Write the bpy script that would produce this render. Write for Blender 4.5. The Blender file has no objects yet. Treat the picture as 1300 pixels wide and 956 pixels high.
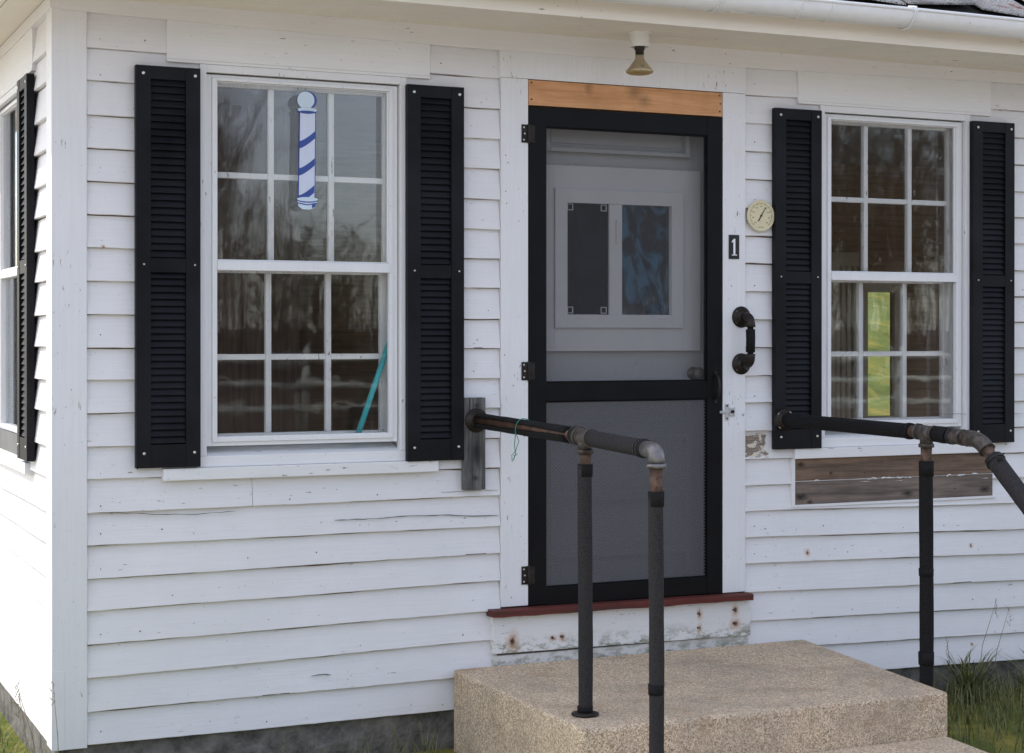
import bpy, bmesh, math, random
from mathutils import Vector, Matrix
R = math.radians
rnd = random.Random(7)
sc = bpy.context.scene
col = sc.collection

# ------------------------------------------------------------------ camera model (metres; X along the facade, Y into the house, Z up)
CF, CYAW, CPIT = 2189.2, R(24.483), R(-0.168)
CAM = Vector((-1.112, -6.550, 1.577))
fwd = Vector((math.sin(CYAW)*math.cos(CPIT), math.cos(CYAW)*math.cos(CPIT), math.sin(CPIT)))
rgt = Vector((math.cos(CYAW), -math.sin(CYAW), 0)); upv = rgt.cross(fwd)
def ray(px, py): return fwd + rgt*((px-650)/CF) - upv*((py-433.5)/CF)
def at(px, py, Y=0.0):                      # measured point of the photo -> (X, Z) on a plane parallel to the facade
    d = ray(px, py); t = (Y-CAM.y)/d.y
    return CAM.x+t*d.x, CAM.z+t*d.z
def flat(px, py, Z):                        # -> (X, Y) on a level plane
    d = ray(px, py); t = (Z-CAM.z)/d.z
    return CAM.x+t*d.x, CAM.y+t*d.y

GROUND = -0.12
# ------------------------------------------------------------------ mesh builder
class MB:
    def __init__(s, xf=None): s.v=[]; s.f=[]; s.m=[]; s.sm=[]; s.xf=xf
    def add(s, vs, fs, m=0, smooth=False):
        b=len(s.v)
        for p in vs:
            p=Vector(p)
            s.v.append(s.xf@p if s.xf else p)
        for f in fs: s.f.append([b+i for i in f]); s.m.append(m); s.sm.append(smooth)
    def box(s, x0,x1,y0,y1,z0,z1, m=0):
        if x0>x1:x0,x1=x1,x0
        if y0>y1:y0,y1=y1,y0
        if z0>z1:z0,z1=z1,z0
        s.add([(x0,y0,z0),(x1,y0,z0),(x1,y1,z0),(x0,y1,z0),(x0,y0,z1),(x1,y0,z1),(x1,y1,z1),(x0,y1,z1)],
              [(0,3,2,1),(4,5,6,7),(0,1,5,4),(1,2,6,5),(2,3,7,6),(3,0,4,7)], m)
    def ring(s, x0,x1,z0,z1, wl,wr,wb,wt, y0,y1, m=0):      # picture-frame in the XZ plane
        s.box(x0,x0+wl,y0,y1,z0,z1,m); s.box(x1-wr,x1,y0,y1,z0,z1,m)
        s.box(x0+wl,x1-wr,y0,y1,z0,z0+wb,m); s.box(x0+wl,x1-wr,y0,y1,z1-wt,z1,m)
    def prism(s, poly, y0, y1, m=0):                        # polygon in XZ (ccw seen from -Y), extruded y0 (front) -> y1
        n=len(poly)
        s.add([(x,y0,z) for x,z in poly]+[(x,y1,z) for x,z in poly],
              [tuple(range(n)), tuple(range(2*n-1,n-1,-1))]+[(i,i+n,(i+1)%n+n,(i+1)%n) for i in range(n)], m)
    def tube(s, pts, rad, n=16, m=0, cap=True, wob=0.0, smooth=True):
        pts=[Vector(p) for p in pts]; rings=[]
        rads = rad if isinstance(rad,(list,tuple)) else [rad]*len(pts)
        t0=(pts[1]-pts[0]).normalized()
        ref=Vector((0,0,1)) if abs(t0.z)<.9 else Vector((1,0,0))
        u=t0.cross(ref).normalized()
        for i,p in enumerate(pts):
            if i==0: t=pts[1]-pts[0]
            elif i==len(pts)-1: t=pts[-1]-pts[-2]
            else: t=(pts[i+1]-p).normalized()+(p-pts[i-1]).normalized()
            t.normalize(); u=(u-t*u.dot(t)).normalized(); w=t.cross(u)
            rings.append([p+(u*math.cos(2*math.pi*k/n)+w*math.sin(2*math.pi*k/n))*(rads[i]*(1+(rnd.uniform(-wob,wob) if wob else 0))) for k in range(n)])
        vs=[q for r_ in rings for q in r_]; fs=[]
        for i in range(len(rings)-1):
            for k in range(n): fs.append((i*n+k,i*n+(k+1)%n,(i+1)*n+(k+1)%n,(i+1)*n+k))
        s.add(vs,fs,m,smooth)
        if cap:
            b=len(s.v)-len(vs)
            s.f.append([b+k for k in range(n)][::-1]); s.m.append(m); s.sm.append(False)
            e=b+(len(rings)-1)*n
            s.f.append([e+k for k in range(n)]); s.m.append(m); s.sm.append(False)
    def lathe(s, c, axis, prof, n=24, m=0, smooth=True, ph=0.0):   # prof: (distance along axis, radius)
        c=Vector(c); a=Vector(axis).normalized()
        u=a.cross(Vector((0,0,1)) if abs(a.z)<.9 else Vector((1,0,0))).normalized(); w=a.cross(u)
        vs=[c+a*d+(u*math.cos(ph+2*math.pi*k/n)+w*math.sin(ph+2*math.pi*k/n))*max(r_,1e-5) for d,r_ in prof for k in range(n)]
        fs=[(i*n+k,i*n+(k+1)%n,(i+1)*n+(k+1)%n,(i+1)*n+k) for i in range(len(prof)-1) for k in range(n)]
        s.add(vs,fs,m,smooth)
        b=len(s.v)-len(vs)
        s.f.append([b+k for k in range(n)][::-1]); s.m.append(m); s.sm.append(False)
        e=b+(len(prof)-1)*n
        s.f.append([e+k for k in range(n)]); s.m.append(m); s.sm.append(False)
    def build(s, name, mats, parent=None, bevel=0.0, loc=None, rotz=0.0, fix=True):
        me=bpy.data.meshes.new(name); me.from_pydata([tuple(p) for p in s.v],[],s.f)
        if not isinstance(mats,(list,tuple)): mats=[mats]
        for m_ in mats: me.materials.append(m_)
        me.polygons.foreach_set('material_index', s.m); me.polygons.foreach_set('use_smooth', s.sm)
        if fix:
            bm=bmesh.new(); bm.from_mesh(me); bmesh.ops.recalc_face_normals(bm, faces=bm.faces); bm.to_mesh(me); bm.free()
        me.update()
        o=bpy.data.objects.new(name, me); col.objects.link(o)
        if loc is not None: o.location=loc
        o.rotation_euler.z=rotz
        if parent is not None: o.parent=parent
        if bevel:
            b=o.modifiers.new('bevel','BEVEL'); b.width=bevel; b.segments=2; b.limit_method='ANGLE'; b.angle_limit=R(40)
        return o
def tag(o, label=None, cat=None, group=None, kind=None):
    if label: o['label']=label
    if cat: o['category']=cat
    if group: o['group']=group
    if kind: o['kind']=kind
    return o
def empty(name, loc=(0,0,0)):
    o=bpy.data.objects.new(name,None); col.objects.link(o); o.location=loc; o.empty_display_size=.2
    return o
def copy_tree(o, parent=None):
    c=o.copy(); col.objects.link(c); c.parent=parent
    for ch in list(o.children): copy_tree(ch, c)
    return c

# ------------------------------------------------------------------ materials
class NT:
    def __init__(s, name):
        s.mat=bpy.data.materials.new(name); s.mat.use_nodes=True
        s.t=s.mat.node_tree; s.t.nodes.clear()
        s.out=s.t.nodes.new('ShaderNodeOutputMaterial')
    def n(s, typ, **kw):
        nd=s.t.nodes.new('ShaderNode'+typ)
        for k,v in kw.items(): setattr(nd,k,v)
        return nd
    def set(s, sock, val):
        if isinstance(val, bpy.types.NodeSocket): s.t.links.new(val, sock)
        elif val is not None:
            if hasattr(sock.default_value,'__len__') and len(sock.default_value)==4 and hasattr(val,'__len__') and len(val)==3: val=(*val,1)
            sock.default_value=val
    def pos(s, scale=(1,1,1), off=(0,0,0)):
        g=s.n('NewGeometry'); mp=s.n('Mapping'); s.set(mp.inputs[0],g.outputs['Position'])
        mp.inputs['Scale'].default_value=scale; mp.inputs['Location'].default_value=off
        return mp.outputs[0]
    def objpos(s, scale=(1,1,1)):
        g=s.n('TexCoord'); mp=s.n('Mapping'); s.set(mp.inputs[0],g.outputs['Object']); mp.inputs['Scale'].default_value=scale
        return mp.outputs[0]
    def noise(s, vec, scale, detail=4, rough=.55, dist=0):
        nd=s.n('TexNoise'); s.set(nd.inputs['Vector'],vec); nd.inputs['Scale'].default_value=scale
        nd.inputs['Detail'].default_value=detail; nd.inputs['Roughness'].default_value=rough; nd.inputs['Distortion'].default_value=dist
        return nd.outputs['Fac']
    def ramp(s, fac, a, b, c0=(0,0,0), c1=(1,1,1)):
        nd=s.n('ValToRGB'); s.set(nd.inputs[0],fac); e=nd.color_ramp.elements
        e[0].position=a; e[1].position=b; e[0].color=(*c0,1); e[1].color=(*c1,1)
        return nd.outputs[0]
    def math(s, op, a, b=None, clamp=False):
        nd=s.n('Math',operation=op,use_clamp=clamp); s.set(nd.inputs[0],a)
        if b is not None: s.set(nd.inputs[1],b)
        return nd.outputs[0]
    def mix(s, fac, a, b, blend='MIX'):
        nd=s.n('Mix',data_type='RGBA',blend_type=blend); s.set(nd.inputs[0],fac); s.set(nd.inputs[6],a); s.set(nd.inputs[7],b)
        return nd.outputs[2]
    def bump(s, h, strength=.3, dist=.002, prev=None):
        nd=s.n('Bump'); nd.inputs['Strength'].default_value=strength; nd.inputs['Distance'].default_value=dist
        s.set(nd.inputs['Height'],h)
        if prev: s.set(nd.inputs['Normal'],prev)
        return nd.outputs[0]
    def bsdf(s, color, rough=.5, metal=0, normal=None, spec=.5, **kw):
        b=s.n('BsdfPrincipled'); s.set(b.inputs['Base Color'],color); s.set(b.inputs['Roughness'],rough)
        b.inputs['Metallic'].default_value=metal; b.inputs['Specular IOR Level'].default_value=spec
        if normal: s.set(b.inputs['Normal'],normal)
        for k,v in kw.items(): s.set(b.inputs[k],v)
        return b.outputs[0]
    def done(s, sh): s.t.links.new(sh, s.out.inputs[0]); return s.mat

def rust_mask(t, spots):
    """irregular blotches round given nail heads (rust that has bled into the paint)"""
    g=t.n('NewGeometry').outputs['Position']
    wn=t.n('TexNoise'); t.set(wn.inputs['Vector'],g); wn.inputs['Scale'].default_value=60; wn.inputs['Detail'].default_value=3
    off=t.n('VectorMath',operation='MULTIPLY_ADD'); t.set(off.inputs[0],wn.outputs['Color']); off.inputs[1].default_value=(.02,.0,.02); t.set(off.inputs[2],g)
    m=None
    for (x,y,z,r,st) in spots:
        r=r*.72
        mp=t.n('Mapping'); t.set(mp.inputs[0],off.outputs[0]); mp.inputs['Location'].default_value=(-(x+.01)/1, -y*0, -(z+.01)*st)
        mp.inputs['Scale'].default_value=(1,0,st)
        ln=t.n('VectorMath',operation='LENGTH'); t.set(ln.inputs[0],mp.outputs[0])
        k=t.ramp(t.math('DIVIDE',ln.outputs['Value'],r),.15,1.0,(1,1,1),(0,0,0))
        m=k if m is None else t.math('MAXIMUM',m,k)
    return m

def paint(name, base=(.80,.79,.775), grain='h', peel=0.5, rough=.5, dark=.90, spots=None, patch=None, bumpk=.35, moss=None):
    t=NT(name)
    p=t.pos()
    gs={'h':(1.3,1.3,34),'v':(34,34,1.3),'n':(8,8,8)}[grain]
    pg=t.pos(gs)
    big=t.noise(p,1.7,5,.6)
    c=t.mix(t.ramp(big,.3,.72),tuple(v*dark for v in base),base)
    grn=t.noise(pg,3.2,7,.65,.4)
    c=t.mix(t.math('MULTIPLY',t.ramp(grn,.28,.62,(1,1,1),(0,0,0)),.22),c,tuple(v*.72 for v in base))
    blot=t.noise(p,6.5,6,.7)
    c=t.mix(t.math('MULTIPLY',t.ramp(blot,.60,.78),.22),c,(base[0]*.78,base[1]*.74,base[2]*.66))
    # paint lifted off in small flakes
    fl=t.noise(t.pos({'h':(14,14,60),'v':(60,60,14),'n':(30,30,30)}[grain]),1.5,5,.6)
    area=t.noise(p,2.6,3)
    pm=t.math('MULTIPLY',t.ramp(fl,.665-.03*peel,.685-.03*peel),t.ramp(area,.55-.08*peel,.60-.08*peel))
    c=t.mix(pm,c,(.30,.27,.23))
    sp=t.noise(p,95,2,.5)
    c=t.mix(t.math('MULTIPLY',t.ramp(sp,.73,.76),.55),c,(.22,.19,.16))
    if moss:
        zg=t.n('SeparateXYZ'); t.set(zg.inputs[0],p)
        up=t.ramp(t.math('SUBTRACT',zg.outputs[2],moss[0]),0,moss[1],(1,1,1),(0,0,0))
        mk=t.math('MULTIPLY',up,t.ramp(t.noise(t.pos((16,16,30)),1.2,6,.7),.46,.60))
        c=t.mix(t.math('MULTIPLY',mk,.85),c,(.13,.14,.07))
    if spots:
        m=rust_mask(t,spots)
        c=t.mix(t.math('MULTIPLY',m,.6),c,(.50,.25,.08))
        c=t.mix(t.math('POWER',m,5.0),c,(.09,.04,.02))
    if patch:
        x0,x1,z0,z1=patch
        wn=t.n('TexNoise'); t.set(wn.inputs['Vector'],t.pos((1,1,2.2))); wn.inputs['Scale'].default_value=13; wn.inputs['Detail'].default_value=6
        sx=t.n('SeparateXYZ'); t.set(sx.inputs[0],p); sw=t.n('SeparateXYZ'); t.set(sw.inputs[0],wn.outputs['Color'])
        dx=t.math('SUBTRACT',t.math('ABSOLUTE',t.math('SUBTRACT',sx.outputs[0],(x0+x1)/2)),(x1-x0)/2)
        dz=t.math('SUBTRACT',t.math('ABSOLUTE',t.math('SUBTRACT',sx.outputs[2],(z0+z1)/2)),(z1-z0)/2)
        dd=t.math('ADD',t.math('MAXIMUM',dx,dz),t.math('MULTIPLY',t.math('SUBTRACT',sw.outputs[0],.5),.11))
        pk=t.ramp(dd,.0,.006,(1,1,1),(0,0,0))
        wood=t.mix(t.ramp(t.noise(t.pos((9,9,60)),2,6,.7),.35,.65),(.10,.085,.075),(.34,.27,.20))
        wood=t.mix(t.ramp(t.noise(t.pos((25,25,40)),1,4),.52,.56),wood,(.62,.56,.46))
        c=t.mix(pk,c,wood)
        pm=t.math('MAXIMUM',pm,pk)
    h=t.math('ADD',t.math('MULTIPLY',grn,.8),t.math('MULTIPLY',pm,-.9))
    h=t.math('ADD',h,t.math('MULTIPLY',t.noise(p,22,4),.5))
    nb=t.bump(h,bumpk,.0025)
    return t.done(t.bsdf(c,t.ramp(big,.2,.8,(rough-.08,)*3,(rough+.1,)*3),0,nb,.35))

def simple(name, c, rough=.5, metal=0, var=.25, scale=20, bump=.15, spec=.4, c2=None, dist=.001):
    t=NT(name); p=t.pos()
    nz=t.noise(p,scale,6,.65)
    cc=t.mix(t.ramp(nz,.32,.68),tuple(v*(1-var) for v in c),c2 or tuple(min(1,v*(1+var)) for v in c))
    return t.done(t.bsdf(cc,rough,metal,t.bump(nz,bump,dist),spec))

def wood(name, c0, c1, grain='h', k=1.0, rough=.7, knots=0, spec=.25, bumpk=.4, spots=None, amt=.85):
    t=NT(name)
    gs={'h':(1.1,6,22),'v':(22,6,1.1)}[grain]
    w=t.noise(t.pos(gs),2.2*k,7,.62,.8); f=t.noise(t.pos(tuple(v*5 for v in gs)),2.0,5,.6)
    m=t.math('ADD',t.math('MULTIPLY',w,.75),t.math('MULTIPLY',f,.25))
    c=t.mix(t.ramp(m,.34,.66),c0,c1)
    c=t.mix(t.math('MULTIPLY',t.ramp(t.noise(t.pos(),3.0,5,.65),.45,.72),.45),c,tuple(v*.55 for v in c0))
    if knots:
        vo=t.n('TexVoronoi'); t.set(vo.inputs['Vector'],t.pos((1.6,1,5) if grain=='h' else (6,1,1.6))); vo.inputs['Scale'].default_value=knots
        c=t.mix(t.ramp(vo.outputs['Distance'],.05,.16,(1,1,1),(0,0,0)),c,tuple(v*.35 for v in c0))
    if spots:
        c=t.mix(t.math('MULTIPLY',rust_mask(t,spots),amt),c,tuple(v*.10 for v in c0))
    return t.done(t.bsdf(c,rough,0,t.bump(m,bumpk,.003),spec))

def glass(name, tint=(.93,.95,.94), wav=.0016, k=1.7, scale=5.0):
    t=NT(name)
    fr=t.n('Fresnel'); fr.inputs[0].default_value=1.5
    nz=t.noise(t.pos(),scale,2,.5)
    nb=t.bump(nz,1.0,wav)
    gl=t.n('BsdfGlossy'); gl.inputs['Roughness'].default_value=.018; t.set(gl.inputs['Normal'],nb); gl.inputs[0].default_value=(.95,.97,1,1)
    tr=t.n('BsdfTransparent'); tr.inputs[0].default_value=(*tint,1)
    mx=t.n('MixShader'); t.set(mx.inputs[0],t.math('MULTIPLY',fr.outputs[0],k,True)); t.set(mx.inputs[1],tr.outputs[0]); t.set(mx.inputs[2],gl.outputs[0])
    return t.done(mx.outputs[0])

def screen_mat(name, c, cover):
    t=NT(name)
    d=t.n('BsdfDiffuse'); d.inputs[0].default_value=(*c,1); tr=t.n('BsdfTransparent')
    g=t.n('TexCoord'); sx=t.n('SeparateXYZ'); t.set(sx.inputs[0],g.outputs['Object'])
    def wire(s_,p):
        return t.math('LESS_THAN',t.math('FRACT',t.math('MULTIPLY',s_,1/p)),.36)
    w=t.math('MAXIMUM',wire(sx.outputs[0],.0017),wire(sx.outputs[2],.0017))
    fac=t.math('ADD',t.math('MULTIPLY',w,.30),cover-.16)
    mx=t.n('MixShader'); t.set(mx.inputs[0],fac); t.set(mx.inputs[1],tr.outputs[0]); t.set(mx.inputs[2],d.outputs[0])
    return t.done(mx.outputs[0])

def expanded_mat(name, c, px, pz, w):
    """open diamond lattice of an expanded metal guard"""
    t=NT(name)
    g=t.n('TexCoord'); sx=t.n('SeparateXYZ'); t.set(sx.inputs[0],g.outputs['Object'])
    u=t.math('MULTIPLY',sx.outputs[0],1/px); v=t.math('MULTIPLY',sx.outputs[2],1/pz)
    def line(e): return t.math('LESS_THAN',t.math('ABSOLUTE',t.math('SUBTRACT',t.math('FRACT',e),.5)),w)
    m=t.math('MAXIMUM',line(t.math('ADD',u,v)),line(t.math('SUBTRACT',u,v)))
    b=t.n('BsdfPrincipled'); b.inputs['Base Color'].default_value=(*c,1); b.inputs['Roughness'].default_value=.5; b.inputs['Metallic'].default_value=.2
    tr=t.n('BsdfTransparent')
    mx=t.n('MixShader'); t.set(mx.inputs[0],m); t.set(mx.inputs[1],tr.outputs[0]); t.set(mx.inputs[2],b.outputs[0])
    return t.done(mx.outputs[0])

X_=lambda px,py,Y=-.012: at(px,py,Y)[0]
Z_=lambda px,py,Y=-.012: at(px,py,Y)[1]
wall_spots=[(X_(1026,702),0,Z_(1026,702),.030,.8),(X_(1234,693),0,Z_(1234,693),.024,1),(X_(1236,819),0,Z_(1236,819),.022,1),
            (X_(131,293+20),0,Z_(131,313),.014,1)]
riser_spots=[(X_(649,814),0,Z_(649,814),.055,.62),(X_(700,810),0,Z_(700,810),.040,1.5),(X_(712,808),0,Z_(712,808),.034,1),(X_(886,779),0,Z_(886,779),.028,.5),
             (X_(886,797),0,Z_(886,797),.026,.6),(X_(931,774),0,Z_(931,774),.040,.7),(X_(931,791),0,Z_(931,791),.058,1.1)]
M=dict(
 siding=paint('white_clapboard_paint',(.770,.757,.752),'h',.15,.5,.91,spots=wall_spots,patch=(3.01,3.115,1.042,1.135),bumpk=.6),
 trim_h=paint('white_trim_paint',(.78,.775,.765),'h',.25,.48,.93),
 trim_v=paint('white_trim_paint_upright',(.77,.765,.765),'v',.45,.48,.92),
 soffit=paint('cream_soffit_paint',(.82,.76,.655),'h',.3,.55,.95),
 gutter=paint('gutter_enamel',(.80,.80,.785),'n',.0,.3,.93,bumpk=.06),
 alu=paint('white_window_enamel',(.78,.78,.775),'v',.05,.36,.93,bumpk=.1),
 sash=paint('old_sash_paint',(.85,.845,.81),'v',1.0,.5,.9),
 riser=paint('white_riser_paint',(.74,.735,.71),'h',.9,.55,.9,spots=riser_spots,moss=(.26,.075)),
 skirt=paint('mossy_skirt_paint',(.70,.69,.66),'h',.9,.6,.88,moss=(.20,.08)),
 black=simple('black_shutter_paint',(.0042,.0042,.0068),.5,0,.5,4,.1,.18,c2=(.0105,.0105,.0135)),
 door_black=simple('black_door_paint',(.0028,.0028,.0034),.45,0,.5,7,.12,.16),
 iron=simple('black_iron',(.011,.010,.010),.5,.3,.4,40,.4,.35,c2=(.034,.025,.019)),
 screw=simple('screw_steel',(.62,.62,.58),.35,.9,.2,200,.1),
 nail=simple('nail_rust',(.05,.035,.025),.7,0,.4,200,.1),
 crack=simple('crack_dark',(.028,.024,.02),.9,0,.3,60,.1),
 lintel=wood('cedar_board',(.50,.235,.10),(.70,.385,.19),'h',1.0,.62,0,spots=[(X_(806,116),0,Z_(806,116),.075,1.1),(X_(818,128),0,Z_(818,128),.06,1.2),(X_(748,112),0,Z_(748,112),.035,.6)],amt=.42),
 plank=wood('bare_weathered_plank',(.075,.052,.040),(.26,.175,.120),'h',.8,.85,0,bumpk=.7,spots=[(X_(1016,590),0,Z_(1016,590),.05,2.5),(X_(1055,600),0,Z_(1055,600),.02,1.5)]),
 plank2=wood('bare_greyed_plank',(.085,.068,.058),(.255,.20,.165),'h',.8,.85,0,bumpk=.7,spots=[(X_(1016,631),0,Z_(1016,631),.07,2.2),(X_(1152,626),0,Z_(1152,626),.065,2.4),(X_(1250,621),0,Z_(1250,621),.06,2.2),(X_(1028,637),0,Z_(1028,637),.03,1.5)]),
 grey_plank=wood('grey_weathered_board',(.035,.034,.034),(.20,.195,.185),'v',1.2,.85,0,bumpk=.8,spots=[(X_(601,575),0,Z_(601,575),.075,.6),(X_(602,515),0,Z_(602,515),.03,1),(X_(600,606),0,Z_(600,606),.03,1.6)],amt=.7),
 panel=wood('brown_room_panelling',(.15,.105,.075),(.30,.21,.155),'v',.8,.6,0,bumpk=.2),
 board_wall=wood('red_brown_boards',(.24,.145,.075),(.46,.29,.15),'h',.8,.6,0,bumpk=.2),
 ceiling=simple('room_ceiling',(.30,.26,.22),.8,0,.1,5,.1),
 floor=wood('room_floor',(.06,.035,.02),(.13,.08,.05),'h',.8,.6,0),
 door=paint('grey_door_paint',(.48,.475,.465),'v',.1,.5,.95,bumpk=.12),
 vinyl=simple('white_vinyl',(.66,.652,.642),.4,0,.04,6,.03),
 zinc=simple('zinc_plate',(.62,.64,.66),.32,.9,.25,60,.1),
 galv=simple('galvanised_iron',(.17,.16,.155),.44,.8,.35,30,.25),
 brass=simple('old_brass_knob',(.10,.085,.05),.4,.7,.4,30,.2),
 rust=simple('rusty_pipe',(.060,.036,.026),.8,.1,.5,40,.5,.3,c2=(.16,.10,.07)),
 brown_pipe=simple('brown_pipe',(.075,.042,.028),.5,.3,.45,18,.3,.4,c2=(.16,.085,.05)),
 foam=simple('black_foam_sleeve',(.010,.0098,.010),.85,0,.3,160,.6,.15,c2=(.019,.018,.0185),dist=.003),
 foam_grey=simple('grey_foam_sleeve',(.026,.024,.0245),.88,0,.2,160,.5,.15,c2=(.044,.041,.041),dist=.003),
 fitting=simple('weathered_fitting',(.060,.048,.040),.6,.4,.5,40,.5,.35,c2=(.135,.115,.10)),
 zip=simple('black_tie',(.01,.01,.01),.4,0,.2,30,.1),
 red=wood('worn_red_paint',(.055,.032,.025),(.15,.028,.022),'h',.9,.65,0,bumpk=.6),
 cream=simple('cream_dial',(.62,.56,.36),.45,0,.08,14,.05,.4),
 cream_rim=simple('cream_rim',(.60,.54,.36),.4,0,.1,14,.05,.4),
 dial_ink=simple('dial_ink',(.27,.22,.12),.6,0,.3,60,.05),
 ink=simple('black_ink',(.012,.012,.012),.5,0,.2,30,.05),
 plaque=simple('black_plaque',(.012,.012,.013),.4,0,.3,30,.1),
 numeral=simple('white_numeral',(.80,.80,.78),.5,0,.05,30,.05),
 dec_white=simple('decal_white',(.60,.65,.78),.45,0,.03,10,.02),
 dec_ball=simple('decal_pale_blue',(.58,.68,.78),.45,0,.04,10,.02),
 dec_blue=simple('decal_blue',(.035,.075,.30),.45,0,.08,10,.02),
 teal=simple('teal_plastic',(.07,.50,.52),.4,0,.1,10,.05),
 green_wire=simple('green_wire',(.02,.22,.15),.4,0,.2,30,.05),
 porcelain=simple('white_lamp_base',(.72,.70,.66),.35,0,.06,20,.05),
 socket=simple('dark_socket',(.03,.026,.02),.5,.3,.3,30,.1),
 reflector=simple('amber_reflector',(.55,.48,.34),.12,.85,.2,12,.03),
 lens=simple('amber_lens',(.33,.25,.11),.2,.1,.25,25,.2,.6),
 slate=None, moss=simple('roof_moss',(.012,.011,.008),.95,0,.5,50,.8),
 concrete=None, found=simple('foundation_concrete',(.15,.14,.125),.9,0,.5,14,1.0,.2,dist=.02),
 dark_cover=simple('slate_blue_cover',(.10,.11,.12),.35,0,.3,9,.1,.5),
 bark=simple('grey_bark',(.085,.062,.044),.9,0,.4,9,.4,.2),
 fence=simple('weathered_rail',(.36,.37,.33),.85,0,.3,8,.3,.2),
 behind_glass=simple('room_trim',(.72,.66,.52),.7,0,.15,8,.1),
)
# shingles
t=NT('old_slate'); p=t.pos()
c=t.mix(t.ramp(t.noise(p,3.2,3),.35,.65),(.16,.155,.15),(.32,.31,.30))
c=t.mix(t.ramp(t.noise(p,170,2,.6),.50,.62),c,(.035,.032,.03))
c=t.mix(t.ramp(t.noise(p,9,5,.7),.58,.68),c,(.16,.06,.04))
M['slate']=t.done(t.bsdf(c,.9,0,t.bump(t.noise(p,90,4),.7,.004),.2))
# exposed-aggregate concrete
t=NT('aggregate_concrete'); p=t.pos()
vo=t.n('TexVoronoi'); t.set(vo.inputs['Vector'],p); vo.inputs['Scale'].default_value=150
c=t.mix(t.ramp(vo.outputs['Color'],.15,.85),(.44,.33,.215),(.82,.66,.475))
c=t.mix(t.ramp(t.noise(p,230,3,.6),.54,.64),c,(.10,.08,.065))
c=t.mix(t.math('MULTIPLY',t.ramp(t.noise(p,5,6,.7),.54,.70),.5),c,(.34,.185,.08))
c=t.mix(t.math('MULTIPLY',t.ramp(t.noise(p,2.6,6,.7),.46,.66),.6),c,(.30,.25,.19))
M['concrete']=t.done(t.bsdf(c,.9,0,t.bump(t.math('ADD',vo.outputs['Distance'],t.noise(p,60,4)),.6,.004),.2))
# ground
t=NT('yard_ground'); p=t.pos(); sx=t.n('SeparateXYZ'); t.set(sx.inputs[0],p)
gr=t.mix(t.ramp(t.noise(p,1.3,6,.7),.35,.65),(.085,.115,.022),(.165,.20,.045))
gr=t.mix(t.ramp(t.noise(t.pos((1.6,1,1)),.7,6,.75,.9),.46,.66),gr,(.33,.27,.06))
lt=t.mix(t.ramp(t.noise(t.pos((1,4,1)),.55,7,.75),.38,.62),(.050,.034,.023),(.125,.088,.060))
m=t.ramp(t.math('ADD',sx.outputs[1],t.math('MULTIPLY',t.noise(p,.25,3),6)),0,1); 
far=t.math('LESS_THAN',t.math('ADD',sx.outputs[1],t.math('MULTIPLY',t.noise(p,.25,3),5)),-14.0)
M['ground']=t.done(t.bsdf(t.mix(far,gr,lt),.95,0,t.bump(t.noise(p,14,6,.7),.8,.05),.15))
t=NT('gravel'); p=t.pos(); vo=t.n('TexVoronoi'); t.set(vo.inputs['Vector'],p); vo.inputs['Scale'].default_value=38
c=t.mix(t.ramp(vo.outputs['Color'],.1,.9),(.30,.265,.225),(.60,.55,.49)); c=t.mix(t.ramp(t.noise(p,.8,5),.4,.65),c,(.40,.355,.30))
M['gravel']=t.done(t.bsdf(c,.95,0,t.bump(vo.outputs['Distance'],.8,.01),.2))
M['grass']=simple('grass_blade',(.065,.125,.025),.6,0,.5,30,.05,.3,c2=(.24,.22,.09))
M['stalk']=simple('dry_stalk',(.22,.18,.11),.8,0,.3,20,.05,.2)
t=NT('painted_sky_reflection'); p=t.pos((1,1,.55))  # swirling blue sky reflection of the door pane, painted into the colour
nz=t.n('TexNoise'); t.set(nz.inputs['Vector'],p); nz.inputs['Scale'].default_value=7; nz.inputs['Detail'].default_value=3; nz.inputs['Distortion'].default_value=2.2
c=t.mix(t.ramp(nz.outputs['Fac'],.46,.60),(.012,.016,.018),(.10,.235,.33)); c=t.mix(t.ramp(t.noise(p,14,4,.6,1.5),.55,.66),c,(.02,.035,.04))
M['sky_swirl']=t.done(t.bsdf(c,.8))
M['glass']=glass('storm_glass',(.995,.995,.995),.00035,.72,3.0)
M['pane']=glass('old_pane',(.985,.99,.985),.0008,.60,4.5)
M['door_glass']=glass('door_pane',(.95,.97,.99),.0012,.8,6.0)
M['screen']=screen_mat('insect_screen',(.080,.080,.084),.40)
M['screen_low']=screen_mat('insect_screen_lower',(.004,.0045,.0055),.55)
M['screen_dark']=screen_mat('window_insect_screen',(.005,.005,.006),.52)
M['guard']=expanded_mat('expanded_metal',(.175,.177,.19),.0148,.0142,.112)

# ------------------------------------------------------------------ HOUSE
LX, DY = 7.6, 5.0
OV=.43; SOF=2.845
house=empty('house',(0,0,GROUND))
tag(house,'small white clapboard house with black shutters, black screen door and dark slate roof','house')
HP=Matrix.Translation((0,0,-GROUND))
def hp(mb,name,mats,bevel=0,parent=None,**kw):
    o=mb.build(name,mats,parent or house,bevel,**kw)
    if parent is None: o.matrix_parent_inverse=HP
    return o

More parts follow.
